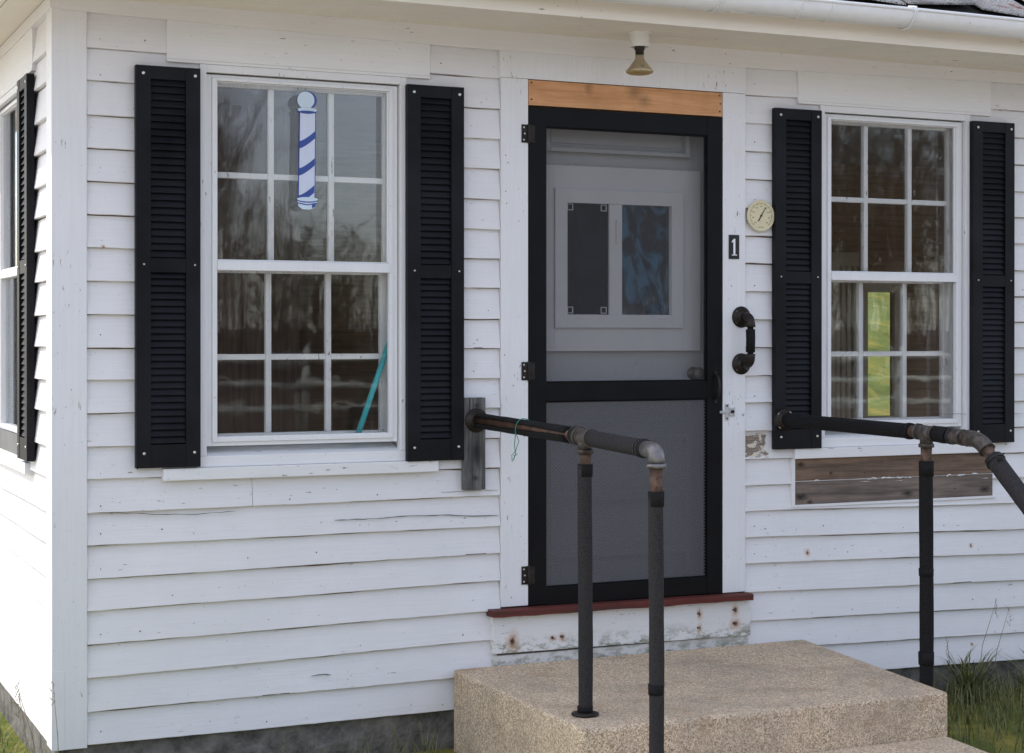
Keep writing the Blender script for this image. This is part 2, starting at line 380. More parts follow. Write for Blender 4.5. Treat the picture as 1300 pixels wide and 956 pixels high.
# clapboard courses: height of each butt edge measured at four places along the front
A=[2.663,2.542,2.412,2.286,2.162,2.038,1.912,1.788,1.663,1.537,1.415,1.291,1.165,1.044,.916,.793,.668,.547,.421,.295,.170,.045]
B=[2.652,2.525,2.398,2.274,2.147,2.023,1.900,1.779,1.652,1.530,1.405,1.284,1.157,1.035,.919,.791,.679,.564,.440,.320,.176,.045]
C_=[2.653,2.529,2.404,2.280,2.150,2.027,1.906,1.780,1.655,1.532,1.406,1.286,1.159,1.033,.917,.801,.685,.569,.439,.312,.185,.050]
D=[2.665,2.536,2.406,2.277,2.152,2.026,1.896,1.771,1.649,1.526,1.399,1.268,1.143,1.020,.899,.777,.651,.535,.405,.279,.153,.023]
def lerp(pts,x):
    if x<=pts[0][0]: return pts[0][1]
    for (a,b),(c,d) in zip(pts,pts[1:]):
        if x<=c: return b+(d-b)*(x-a)/(c-a)
    return pts[-1][1]
FRI=[(0,2.793),(.12,2.793),(.78,2.777),(1.5,2.766),(1.8,2.763),(3.0,2.768),(3.28,2.771),(4.55,2.792),(8,2.795)]
def rb(i,x):
    if i<0: return lerp(FRI,x)+.01
    return lerp([(.12,A[i]),(1.73,B[i]),(3.08,C_[i]),(4.55,D[i])],x)
def course(mb,i,x0,x1,rbf,jit=.0016):
    n=max(2,int((x1-x0)/.05)+1); g0=rnd.uniform(.0032,.0060); gp=[rnd.uniform(0,6.28) for _ in range(4)]
    vs=[]; fs=[]
    ph=rnd.uniform(0,6)
    for k in range(n+1):
        x=x0+(x1-x0)*k/n
        zb=rbf(i,x)+jit*math.sin(x*5.1+ph+i)*.6+rnd.uniform(-jit,jit)*.5; zt=rbf(i-1,x)
        gap=g0+.0016*math.sin(x*3.1+gp[0])+.0014*math.sin(x*8.7+gp[1])+.0010*math.sin(x*23+gp[2])+rnd.uniform(-.0008,.0008)
        tt=zt-max(-.001,gap) if i>0 else zt
        yb=-.0118+rnd.uniform(-.0012,.0012); yt=.0075
        yy=yb+(yt-yb)*(tt-zb)/(zt-zb+1e-6)*1.0
        vs+=[(x,yb,zb),(x,yb+.0015,zb-.0022),(x,.013,zb-.0022),(x,min(yy,.011),tt),(x,.014,tt)]
    for k in range(n):
        a=5*k; b=5*(k+1)
        fs+=[(a,b,b+3,a+3),(a+1,b+1,b,a),(a+2,b+2,b+1,a+1),(a+3,b+3,b+4,a+4),(a+4,b+4,b+2,a+2)]
    fs+=[(0,3,4,2,1),(5*n,5*n+1,5*n+2,5*n+4,5*n+3)]
    mb.add(vs,fs,0)
def split(x0,x1,prob=.32):
    """boards butt together somewhere along a long course"""
    if x1-x0<.9: return [(x0,x1)]
    if rnd.random()<prob:
        c=rnd.uniform(x0+.3,x1-.3); return [(x0,c-.0008),(c+.0008,x1)]
    return [(x0,x1)]
mb=MB()
SILLROW=13
for i in range(22):
    segs=[]
    if i==0: spans=[(.1168,.419),(1.497,1.8125),(3.0035,3.282),(4.374,LX)]
    elif i<=SILLROW: spans=[(.1168,.566),(1.372,1.8125),(3.0035,3.43),(4.226,LX)]
    elif B[i]>.43: spans=[(.1168,1.8125),(3.0035,LX)]
    else: spans=[(.1168,1.80),(2.99,LX)]
    for a,b in spans:
        for s_ in split(a,b): course(mb,i,s_[0],s_[1],rb)
    # nail heads, a few centimetres above the butt edge
    for a,b in spans:
        x=a+.05
        while x<b-.03:
            if rnd.random()<.40:
                z=rb(i,x)+rnd.uniform(.018,.05); r_=rnd.uniform(.0016,.0032); y=-.0092
                mb.lathe((x,y,z),(0,-1,0),[(0,r_),(.0016,r_*.8)],8,1,False)
            x+=rnd.uniform(.12,.32)
# splits in the old boards
def crack(pts,w=.0016,Y=-.0118):
    P=[]
    for (a,b),(c,d) in zip(pts,pts[1:]):
        n=max(2,int(abs(c-a)/9))
        for k in range(n): P.append((a+(c-a)*k/n,b+(d-b)*k/n+rnd.uniform(-.5,.5)))
    P.append(pts[-1]); W=[at(x,y,Y) for x,y in P]
    vs=[];fs=[]
    for k,(x,z) in enumerate(W):
        ww=w*rnd.uniform(.3,1)*(.3 if k in(0,len(W)-1) else 1)
        zz=z; 
        vs+=[(x,Y,zz-ww/2),(x,Y,zz+ww/2),(x,Y+.003,zz-ww/2),(x,Y+.003,zz+ww/2)]
    for k in range(len(W)-1):
        a=4*k; b=a+4
        fs+=[(a,b,b+1,a+1),(a+1,b+1,b+3,a+3),(a+2,a+3,b+3,b+2),(a,a+2,b+2,b)]
    mb.add(vs,fs,2)
crack([(425,661),(480,658),(520,655),(560,654),(600,655),(633,654)],.003)
crack([(119,651),(170,651.5),(200,653),(250,652.5),(300,649)],.0022)
crack([(1180,526),(1300,525)],.002)
crack([(560,625),(632,622)],.0008)
crack([(118,693),(130,692.5),(150,691.5)],.004); crack([(395,858),(412,856),(420,857)],.004)
crack([(575,560),(580,562)],.002)
for _ in range(9):
    i=rnd.randint(5,20); x=rnd.choice([rnd.uniform(.2,1.7),rnd.uniform(3.1,4.5)]); w=rnd.uniform(.03,.2)
    if i<=SILLROW and (.45<x<1.5 or 3.3<x<4.3): continue
    z=rb(i,x)+.002; mb.box(x,x+w,-.0125,-.009,z-.0028,z-.0012+rnd.uniform(0,.0010),2)
hp(mb,'clapboard_siding',[M['siding'],M['nail'],M['crack']])

# side wall (faces -X); local x runs towards the street corner
XF=Matrix.Translation((0,DY,0))@Matrix.Rotation(R(-90),4,'Z')
mb=MB(XF)
sideZ=[(A[i]+(.002 if i%2 else -.002)) for i in range(22)]
def rbs(i,x): return sideZ[i] if i>=0 else 2.80
SW0=DY-1.50      # left edge of the side window, in local x  (world Y 1.50 .. 0.65)
for i in range(22):
    if i==0: spans=[(0,SW0-.13),(SW0+1.065,DY-.098)]
    elif i<=SILLROW: spans=[(0,SW0+.02),(SW0+.826,DY-.098)]
    else: spans=[(0,DY-.098)]
    for a,b in spans: course(mb,i,a,b,rbs)
hp(mb,'clapboard_siding',[M['siding'],M['nail'],M['crack']])

# plain back and right walls' cladding, foundation
bw0=at(1099,450,3.1)[0]; bw1=at(1132,450,3.1)[0]
mb=MB()
mb.box(.012,LX,.014,.2,-.4,.05); mb.box(.012,.2,.2,DY,-.4,.05); mb.box(LX-.2,LX,.2,DY,-.4,.05); mb.box(.2,LX-.2,DY-.2,DY,-.4,.05)
hp(mb,'foundation',M['found'])

mb=MB(); mb.box(-.014,.1155,-.0145,.004,.035,2.80); mb.box(-.0140,.004,.004,.1,.035,2.80)
mb.box(-.0150,.032,-.0155,-.0135,.035,.33)   # patched foot of the corner board
hp(mb,'corner_board',M['trim_v'],.002)

# frieze: board under the soffit, its lower edge sags a little
mb=MB()
def strip(x0,x1,zb,zt,y0,y1,n=10):
    for k in range(n):
        a=x0+(x1-x0)*k/n; b=x0+(x1-x0)*(k+1)/n
        za,zb_=zb(a),zb(b)
        mb.add([(a,y0,za),(b,y0,zb_),(b,y0,zt),(a,y0,zt),(a,y1,za),(b,y1,zb_),(b,y1,zt),(a,y1,zt)],
               [(0,1,2,3),(0,4,5,1)]+([(0,3,7,4)] if k==0 else [])+([(1,5,6,2)] if k==n-1 else []))
strip(.0125,LX,lambda x:lerp(FRI,x),SOF,-.021,.012,24)
hp(mb,'frieze_board',M['trim_h'])
mb=MB(XF); mb.box(0,DY+.0205,-.0205,.012,2.797,SOF-.001); hp(mb,'frieze_board',M['trim_h'])

def header(x0,x1,z0,xf=None):
    mb=MB(xf)
    mb.box(x0,x1,-.0135,.008,z0+.012,2.80); mb.box(x0,x1,-.0155,.008,z0,z0+.0115)
    return hp(mb,'header_board',M['trim_h'],.0015)
header(.418,1.498,2.6265); header(3.2815,4.375,2.6265); header(SW0-.13,SW0+1.065,2.6265,XF)

# soffit boards, fascia, gutter
mb=MB()
for a,b in ((-OV,-.29),(-.286,-.15),(-.146,-.018)):
    mb.box(-OV,LX+OV,a,b,SOF,SOF+.018)
for a,b in ((-OV,-.29),(-.286,-.15),(-.146,-.018)):
    mb.box(a,b,-.018+.004,DY+OV,SOF+.0015,SOF+.0195)
hp(mb,'soffit',M['soffit'],.0015)
mb=MB(); mb.box(-OV-.022,LX+OV+.022,-OV-.022,-OV,SOF-.006,2.985); mb.box(-OV-.022,-OV,-OV,DY+OV,SOF-.006,2.985)
hp(mb,'fascia',M['soffit'],.002)
def gutter_run(mb,a,b,axis):
    prof=[]
    n=18
    for k in range(n+1):
        th=math.pi*k/n; prof.append((math.cos(th)*.064,-math.sin(th)*.066))
    for k in range(n+1):
        th=math.pi*(n-k)/n; prof.append((math.cos(th)*.061,-math.sin(th)*.063))
    cy=-OV-.033-.064; cz=2.962
    m=max(2,int((b-a)/.5))
    vs=[];fs=[]; L=len(prof)
    for j in range(m+1):
        s_=a+(b-a)*j/m
        for (u,w) in prof: vs.append((s_,cy+u,cz+w+.002*math.sin(s_*2.3)) if axis=='x' else (cy+u,s_,cz+w))
    for j in range(m):
        for k in range(L-1): fs.append((j*L+k,j*L+k+1,(j+1)*L+k+1,(j+1)*L+k))
    mb.add(vs,fs,0,True)
    lip=[((a+(b-a)*j/m),cy-.064,cz+.002+.002*math.sin((a+(b-a)*j/m)*2.3)) for j in range(m+1)]
    if axis!='x': lip=[(y,x,z) for x,y,z in lip]
    mb.tube(lip,.0075,8,0)
    return cy,cz
mb=MB(); cy,cz=gutter_run(mb,-OV-.10,LX+OV+.1,'x')
for px in (835,965,1013):        # slip joints
    gx=flat(px,26,2.93)[0]
    if px!=835:
        pts=[(gx,cy+math.cos(math.pi*k/14)*.066,cz-math.sin(math.pi*k/14)*.068) for k in range(15)]
        mb.tube(pts,.0022,6,0)
gut=hp(mb,'gutter',M['gutter'])
mb=MB(); gutter_run(mb,-OV-.10,DY+OV,'y'); hp(mb,'gutter',M['gutter'])
for px in (835,1146):
    gx=flat(px,26,2.93)[0]; mb=MB()
    pts=[(gx,cy+.07,cz+.03)]+[(gx+.012*(k/14),cy-math.cos(math.pi*(14-k)/14)*-.069 if False else cy+math.cos(math.pi*k/14)*.069,cz-math.sin(math.pi*k/14)*.071) for k in range(4,15)]
    for q in (-.004,.004): mb.tube([(x+q,y,z) for x,y,z in pts[1:]]+[(gx+.012+q,cy-.066,cz+.016),(gx+.004+q,cy-.03,cz+.022)],.0032,6,0)
    mb.build('gutter_hanger',M['gutter'],gut)

# roof (hipped), slates on the street side laid as separate irregular pieces
mb=MB()
ez=2.975; e0=-OV-.035; rise=.62; mid=DY/2; rz=ez+(mid-e0)*rise
ra,rb_=mid,LX-mid
E=[(e0,e0,ez),(LX-e0,e0,ez),(LX-e0,DY-e0,ez),(e0,DY-e0,ez)]
Rg=[(ra,mid,rz),(rb_,mid,rz)]
mb.add(E+Rg+[(x,y,z-.03) for x,y,z in E],[(0,1,5,4),(1,2,5),(2,3,4,5),(3,0,4),(6,9,8,7),(0,6,7,1),(1,7,8,2),(2,8,9,3),(3,9,6,0)],1)
sl=math.hypot(1,rise)
for row in range(15):
    y0=e0+.002+row*.20
    if y0>mid-.2: break
    x=e0+(y0-e0)+rnd.uniform(0,.2)
    while x<LX-e0-(y0-e0)-.2:
        w=rnd.uniform(.30,.62); g=rnd.uniform(.010,.04)
        dz=rnd.uniform(.002,.016); sk=rnd.uniform(-.05,.05)
        cut=rnd.random()
        u=[0,w-g,w-g+rnd.uniform(-.02,.02),rnd.uniform(-.02,.02)]; v=[rnd.uniform(-.02,.03)+(.07 if cut<.3 else 0),rnd.uniform(-.02,.03)+(.07 if .3<=cut<.6 else 0),.27,.27]
        top=[];bot=[]
        for q in range(4):
            yy=y0+v[q]; zz=ez+(yy-e0)*rise
            lift=.020 if q<2 else .006
            top.append((x+u[q]+sk*v[q],yy,zz+lift+dz+.008)); bot.append((x+u[q]+sk*v[q],yy,zz+lift+dz))
        mb.add(top+bot,[(0,1,2,3),(7,6,5,4),(0,4,5,1),(1,5,6,2),(3,7,4,0)],0)
        x+=w
hp(mb,'roof',[M['slate'],M['moss']])

# ------------------------------------------------------------------ windows
def make_window():
    mb=MB()
    mb.box(0,.026,-.0125,.008,1.1155,2.626); mb.box(.824,.850,-.0125,.008,1.1155,2.626); mb.box(.026,.824,-.0120,.008,2.5965,2.626)
    mb.box(-.012,.012,.030,.14,1.12,2.64); mb.box(.840,.864,.030,.14,1.12,2.64); mb.box(.012,.840,.030,.14,2.605,2.64)   # jamb lining
    mb.box(0,.026,.008,.030,1.1155,2.64); mb.box(.824,.850,.008,.030,1.1155,2.64); mb.box(.026,.824,.008,.030,2.606,2.64)
    w=mb.build('window',M['trim_v'],house,.0018); w.matrix_parent_inverse=HP
    mb=MB()
    mb.ring(.0300,.8200,1.151,2.592,.0225,.0225,.016,.013,.012,.034); mb.ring(.0525,.7975,1.167,2.579,.0195,.0155,.021,.011,.004,.032)
    mb.box(.0715,.7825,-.0005,.030,1.834,1.870)
    mb.ring(.0715,.7825,1.8705,2.5675,.004,.008,.006,.004,.013,.028)
    mb.build('storm_frame',M['alu'],w,.0016)
    mb=MB(); mb.box(.0725,.7745,.0195,.0215,1.872,2.566); mb.box(.0725,.7820,.0265,.0285,1.188,1.836)
    mb.build('storm_glass',M['glass'],w)
    for (z0,z1,y0,y1,zr,top,bot) in ((1.842,2.603,.060,.092,2.209,.048,.034),(1.150,1.862,.097,.129,1.4955,.034,.044)):
        mb=MB()
        mb.ring(.022,.838,z0,z1,.043,.060,bot,top,y0,y1)
        for xm in (.305,.555): mb.box(xm-.012,xm+.012,y0+.002,y1-.004,z0+bot,z1-top)
        for a,b in ((.065,.293),(.317,.543),(.567,.778)): mb.box(a,b,y0+.0035,y1-.005,zr-.0115,zr+.0115)
        # putty bevel inside each light
        s=mb.build('sash',M['sash'],w,.003)
    mb=MB(); mb.box(.060,.800,.0775,.0795,1.87,2.56); mb.box(.060,.800,.1145,.1165,1.19,1.835)
    mb.build('pane',M['pane'],w)
    mb=MB()
    mb.box(-.002,.852,-.013,.01,1.0725,1.1150); mb.add([(.02,-.010,1.115),(.83,-.010,1.115),(.83,.14,1.150),(.02,.14,1.150),(.02,-.010,1.08),(.83,-.010,1.08),(.83,.14,1.08),(.02,.14,1.08)],
           [(0,1,2,3),(7,6,5,4),(0,4,5,1),(1,5,6,2),(2,6,7,3),(3,7,4,0)])
    mb.box(-.147,.983,-.031,.008,1.026,1.072)
    mb.build('sill',M['trim_h'],w,.0025)
    return w
w1=make_window(); w1.location=(.546,0,0)
w2=copy_tree(w1,house); w2.location=(3.401,0,0)
w3=copy_tree(w1,house); w3.location=(0,1.50,0); w3.rotation_euler.z=R(-90)
for w_ in (w2,w3): w_.matrix_parent_inverse=HP
w1['label']='left front window with blue and white barber pole sticker'; w2['label']='right front window above bare brown planks'; w3['label']='window on the sunlit side wall'
mb=MB(); mb.box(.03,.86,-.016,-.0145,1.085,1.170); mb.box(.10,.16,-.0175,-.016,1.11,1.15); mb.build('sill_cover',M['dark_cover'],w3)

# ------------------------------------------------------------------ shutters
SH=1.525; SWd=.247
def make_shutter():
    mb=MB(); f=-.031
    mb.box(0,.056,f,0,0,SH); mb.box(SWd-.056,SWd,f,0,0,SH)
    a,b=.056,SWd-.056
    zs=[(0,.088),(.742,.796),(SH-.050,SH)]
    for z0,z1 in zs: mb.box(a,b,f+.0015,0,z0,z1)
    mb.box(a,b,-.004,0,.088,SH-.05)
    for z0,z1,n in ((.088,.742,25),(.796,SH-.05,25)):
        p=(z1-z0)/n
        for k in range(n):
            z=z0+k*p
            mb.add([(a,f+.007,z+.0035),(b,f+.007,z+.0035),(b,f+.007,z+.0065),(a,f+.007,z+.0065),
                    (a,-.0135,z+p-.001),(b,-.0135,z+p-.001),(b,-.0135,z+p+.004),(a,-.0135,z+p+.004)],
                   [(0,1,2,3),(3,2,6,7),(0,4,5,1),(4,7,6,5)])
    s=mb.build('shutter',M['black'],house,.0012); s.matrix_parent_inverse=HP
    for x,z,r_ in ((.028,SH-.030,.0068),(SWd-.020,SH-.030,.0068),(.030,.772,.0042),(SWd-.022,.772,.0042),(.030,.055,.0062),(SWd-.024,.055,.0062)):
        mb=MB(); mb.lathe((x,f,z),(0,-1,0),[(0,r_),(.002,r_*.95),(.0035,r_*.5)],14,0)
        mb.build('screw',M['screw'],s)
    return s
sh=make_shutter()
spots=[((.294,-.010,1.078),0),((1.390,-.010,1.071),0),((3.143,-.010,1.072),0),((4.246,-.010,1.071),0),((-.010,.645,1.085),-90),((-.010,1.754,1.085),-90)]
for i,(l,a) in enumerate(spots):
    s=sh if i==0 else copy_tree(sh,house)
    s.matrix_parent_inverse=HP; s.location=l; s.rotation_euler.z=R(a)

# bare planks where the paint and siding are gone below the right window
mb=MB()
xa,xb=3.265,4.385
mb.box(xa,xb,-.0135,.006,.925,1.030); mb.box(xa+.002,xb,-.0125,.006,.818,.9215,3)
mb.box(xa-.004,xb+.02,-.0165,.004,.806,.8175,1); mb.box(xa-.016,xa-.0005,-.0155,.004,.806,1.026,1)
for k in range(9):
    x=rnd.uniform(xa+.05,xb-.1); w=rnd.uniform(.02,.09); 
    for _q in range(rnd.randint(2,5)):
        ww=w*rnd.uniform(.15,.6); xq=x+rnd.uniform(0,w); zq=.9235+rnd.uniform(-.003,.003); hq=rnd.uniform(.0015,.0045)
        mb.prism([(xq,zq-hq*.6),(xq+ww*.6,zq-hq),(xq+ww,zq),(xq+ww*.55,zq+hq),(xq+ww*.1,zq+hq*.7)],-.0146,-.0105,1)
for _ in range(3): mb.lathe((rnd.uniform(xa+.1,xb-.1),-.0135,rnd.choice([.95,1.0,.86])),(0,-1,0),[(0,.004),(.002,.003)],8,2)
hp(mb,'exposed_plank',[M['plank'],M['trim_h'],M['nail'],M['plank2']],.001)

# ------------------------------------------------------------------ door surround
DL,DR=1.938,2.884
mb=MB(); mb.box(1.814,DL,-.0145,.012,.452,2.6525); mb.box(DR+.002,3.002,-.0145,.012,.445,2.6525); mb.box(1.808,3.004,-.0145,.012,2.654,2.80)
mb.box(DL-.03,DL,.0125,.15,.452,2.64); mb.box(DR+.002,DR+.03,.0125,.15,.452,2.64)
for x,z in ((1.835,2.33),(1.845,2.30),(1.835,2.18),(1.84,2.13),(1.83,1.50),(1.86,.49),(2.93,1.80)): mb.lathe((x,-.0145,z),(0,-1,0),[(0,.003),(.0015,.002)],8,1)
hp(mb,'door_casing',[M['trim_v'],M['nail']],.0015)
mb=MB(); mb.box(DL+.004,DR-.0,-.0100,.12,2.546,2.6505)
for x,z in ((1.956,2.64),(1.956,2.57),(2.872,2.638),(2.872,2.568),(2.875,2.602)): mb.lathe((x,-.010,z),(0,-1,0),[(0,.0045),(.001,.004)],10,1)
hp(mb,'lintel_board',[M['lintel'],M['nail']],.0015)
mb=MB()
n=26
vs=[];fs=[]
for k in range(n+1):
    x=1.756+(3.016-1.756)*k/n; j=rnd.uniform(-.0035,.0035); j2=rnd.uniform(-.002,.002)
    zt=.4455-.006*k/n
    vs+=[(x,-.062+j,zt-.028+j2),(x,-.064+j,zt-.006),(x,-.056+j,zt),(x,.09,zt+.004),(x,.09,zt-.03)]
for k in range(n):
    a=5*k;b=a+5
    fs+=[(a,b,b+1,a+1),(a+1,b+1,b+2,a+2),(a+2,b+2,b+3,a+3),(a,a+4,b+4,b)]
fs+=[(0,1,2,3,4),(5*n+4,5*n+3,5*n+2,5*n+1,5*n)]
mb.add(vs,fs); hp(mb,'threshold',M['red'])
mb=MB(); mb.add([(1.772,-.028,.262),(3.020,-.028,.252),(3.020,-.028,.408),(1.772,-.028,.414),(1.772,.01,.262),(3.020,.01,.252),(3.020,.01,.408),(1.772,.01,.414)],
                [(0,1,2,3),(0,4,5,1),(1,5,6,2),(2,6,7,3),(3,7,4,0)])
for x,y in ((649,814),(701,809),(712,808),(886,779),(886,797),(931,774),(931,791)):
    px,pz=at(x,y,-.028); mb.lathe((px,-.028,pz),(0,-1,0),[(0,.0055),(.002,.004)],10,1)
hp(mb,'riser_board',[M['riser'],M['nail']],.001)
mb=MB(); mb.box(1.775,3.018,-.0155,.008,.10,.250); hp(mb,'skirt_board',M['skirt'],.001)

# ------------------------------------------------------------------ inner door
mb=MB(); Yd=.092
mb.box(DL+.002,DR,Yd,Yd+.04,.452,2.545)
for z0,z1 in ((2.385,2.50),(1.215,1.375),(.905,1.125),(.655,.868),(.49,.625)):
    mb.ring(2.060,2.764,z0-.018,z1+.018,.018,.018,.018,.018,Yd-.030,Yd)
    mb.box(2.092,2.732,Yd-.006,Yd,z0+.02,z1-.02)
door=hp(mb,'door',M['door'],.003)
mb=MB()
mb.ring(2.026,2.822,1.514,2.309,.074,.094,.100,.100,Yd-.022,Yd-.0005); mb.ring(2.100,2.728,1.614,2.209,.058,.058,.057,.060,Yd-.034,Yd-.0005)
mb.box(2.362,2.424,Yd-.030,Yd-.0005,1.671,2.149)
mb.box(2.392,2.402,Yd-.040,Yd-.030,1.98,2.08); mb.box(2.20,2.235,Yd-.036,Yd-.034,1.652,1.658); mb.box(2.60,2.64,Yd-.036,Yd-.034,1.652,1.658)
ins=mb.build('door_window',M['vinyl'],door,.003)
mb=MB(); mb.box(2.158,2.670,Yd-.010,Yd-.008,1.671,2.149); mb.build('pane',M['door_glass'],ins)
mb=MB(); mb.box(2.158,2.670,Yd-.003,Yd-.0015,1.671,2.149); mb.build('behind_glass',M['sky_swirl'],ins)  # added sheet behind the door pane, carries the painted sky reflection
mb=MB(); mb.box(2.158,2.362,Yd-.018,Yd-.016,1.671,2.149); mb.build('insect_screen',M['screen_dark'],ins)
for x,z in ((2.163,1.676),(2.325,1.676),(2.163,2.118),(2.325,2.118)):
    mb=MB(); mb.ring(x,x+.028,z,z+.028,.003,.003,.003,.003,Yd-.021,Yd-.0185); mb.build('screen_corner',M['vinyl'],ins)
mb=MB(); mb.lathe((2.795,Yd,1.412),(0,-1,0),[(0,.030),(.006,.030),(.008,.012),(.03,.012),(.036,.026),(.055,.030),(.068,.022),(.072,.0)],20,0)
mb.build('door_knob',M['brass'],door)

# ------------------------------------------------------------------ screen door
mb=MB(); a,b=-.015,.011
mb.box(1.940,2.0205,a,b,.450,2.538); mb.box(2.806,2.883,a,b,.444,2.542)
mb.box(2.0205,2.806,a+.001,b,2.459,2.540); mb.box(2.0205,2.806,a+.001,b,1.304,1.382); mb.box(2.0205,2.806,a+.001,b,.446,.521)
for z0,z1 in ((.521,1.304),(1.382,2.459)): mb.ring(2.0205,2.806,z0,z1,.006,.006,.006,.006,a+.006,b-.002)
sd=hp(mb,'screen_door',M['door_black'],.002)
mb=MB(); mb.add([(2.0265,.0,1.388),(2.80,.0,1.388),(2.80,.0,2.453),(2.0265,.0,2.453)],[(0,1,2,3)]); mb.build('insect_screen',M['screen'],sd,fix=False)
mb=MB(); mb.add([(2.0265,.002,.527),(2.80,.002,.527),(2.80,.002,1.298),(2.0265,.002,1.298)],[(0,1,2,3)]); mb.build('insect_screen',M['screen_low'],sd,fix=False)
mb=MB(); mb.add([(2.0265,-.004,.527),(2.80,-.004,.527),(2.80,-.004,1.298),(2.0265,-.004,1.298)],[(0,1,2,3)]); mb.build('metal_guard',M['guard'],sd,fix=False)
for hz in (2.424,1.432,.578):
    mb=MB(); mb.box(1.907,1.936,-.0185,-.0146,hz-.038,hz+.038); mb.box(1.941,1.968,-.0185,-.0151,hz-.036,hz+.036)
    mb.lathe((1.9385,-.021,hz-.040),(0,0,1),[(0,.0055),(.080,.0055)],12,0)
    for q in (-.026,0,.026): mb.lathe((1.917+(.004 if q==0 else 0),-.0185,hz+q),(0,-1,0),[(0,.0042),(.0015,.003)],10,1)
    mb.build('hinge',[M['iron'],M['screw']],sd,.0008)
mb=MB(); pts=[]
for k in range(11):
    th=math.pi*k/10; pts.append((2.848,-.016-.032*math.sin(th),1.355+.052*math.cos(th)))
mb.tube(pts,.0065,10,0); mb.box(2.840,2.856,-.0185,-.0145,1.395,1.425); mb.box(2.840,2.856,-.0185,-.0145,1.285,1.315)
mb.build('pull_handle',M['iron'],sd)
mb=MB(); hz=1.243
mb.box(2.868,2.925,-.0215,-.0152,hz-.006,hz+.006); mb.box(2.895,2.917,-.0175,-.0146,hz-.037,hz+.037); mb.box(2.918,2.944,-.0200,-.0146,hz-.018,hz+.020)
mb.lathe((2.906,-.0175,hz+.028),(0,-1,0),[(0,.005),(.002,.003)],10,1); mb.lathe((2.906,-.0175,hz-.028),(0,-1,0),[(0,.005),(.002,.003)],10,1); mb.lathe((2.931,-.02,hz+.002),(0,-1,0),[(0,.007),(.010,.007)],10,1)
mb.build('latch',[M['zinc'],M['iron']],sd,.0008)

# ------------------------------------------------------------------ room inside
mb=MB(); f0,f1=.0125,.14; ZF,ZC=.42,2.74
def wall_openings(mb,x0,x1,y0,y1,z0,z1,ops,m=0):
    xs=x0
    for (a,b,c,d) in ops:
        mb.box(xs,a,y0,y1,z0,z1,m); mb.box(a,b,y0,y1,z0,c,m); mb.box(a,b,y0,y1,d,z1,m); xs=b
    mb.box(xs,x1,y0,y1,z0,z1,m)
wall_openings(mb,.0125,LX-.012,.0125,.1395,.05,2.84,[(.534,1.410,1.08,2.64),(DL-.03,DR+.03,.42,2.64),(3.389,4.265,1.08,2.64)])
mbs=MB(XF); wall_openings(mbs,.02,DY-.14,.0125,.1395,.05,2.84,[(SW0-.012,SW0+.864,1.08,2.64)])
mb.v+=mbs.v; off=len(mb.v)-len(mbs.v); mb.f+=[[i+off for i in f] for f in mbs.f]; mb.m+=mbs.m; mb.sm+=mbs.sm
hp(mb,'room_wall',M['panel'])
mb=MB(); bz0,bz1=at(1114,528,3.1)[1],at(1114,371,3.1)[1]
wall_openings(mb,.14,LX-.11,3.1,3.12,ZF,ZC,[(bw0,bw1,bz0,bz1)],0)
k=0; z=ZF
while z<ZC-.1:
    mb.box(bw1+.12,LX-.11,3.085,3.0995,z,z+.095,0); z+=.10
for y0_,y1_,z0_,z1_ in ((.14,.9,ZF,ZC),(2.5,3.1,ZF,ZC),(.9,2.5,ZF,1.0),(.9,2.5,2.4,ZC)): mb.box(LX-.10,LX-.02,y0_,y1_,z0_,z1_,0)  # right end wall; its unseen opening is added to light the room
hp(mb,'back_wall',M['board_wall'])
mb=MB()
mb.ring(bw0-.06,bw1+.07,bz0-.07,bz1+.08,.058,.068,.068,.078,3.07,3.0995)
for px in (1062,1068,1075,1082,1090):
    x=at(px,450,3.0)[0]; mb.box(x-.018,x+.012,3.03,3.0995,ZF+.5,2.05)
mb.box(at(1058,450,3.0)[0],at(1093,450,3.0)[0],3.02,3.0995,2.05,2.14)
mb.box(bw0-.3,bw1+.2,2.98,3.0995,bz0-.14,bz0-.10)
hp(mb,'room_trim',M['behind_glass'],.002)
mb=MB(); x0,x1=at(225,400,1.9)[0],at(379,400,1.9)[0]; mb.box(x0,x1,1.9,2.6,ZF,ZC); hp(mb,'room_partition',M['panel'])
mb=MB(); mb.box(.14,LX-.02,.14,3.1,ZC,ZC+.05); hp(mb,'room_ceiling',M['ceiling'])
mb=MB(); mb.box(.14,LX-.02,.14,3.1,ZF-.05,ZF); hp(mb,'room_floor',M['floor'])
mb=MB(); wx0,wx1=at(1085,450,DY)[0]-.25,at(1145,450,DY)[0]+.25
wall_openings(mb,0,LX,DY-.01,DY+.012,.02,SOF,[(wx0,wx1,.75,2.3)])
for y0_,y1_,z0_,z1_ in ((0,.88,.02,SOF),(2.52,DY-.011,.02,SOF),(.88,2.52,.02,.98),(.88,2.52,2.42,SOF)): mb.box(LX-.01,LX+.012,y0_,y1_,z0_,z1_)  # end wall cladding leaves the same added opening free for daylight
hp(mb,'outer_cladding',M['trim_h'])

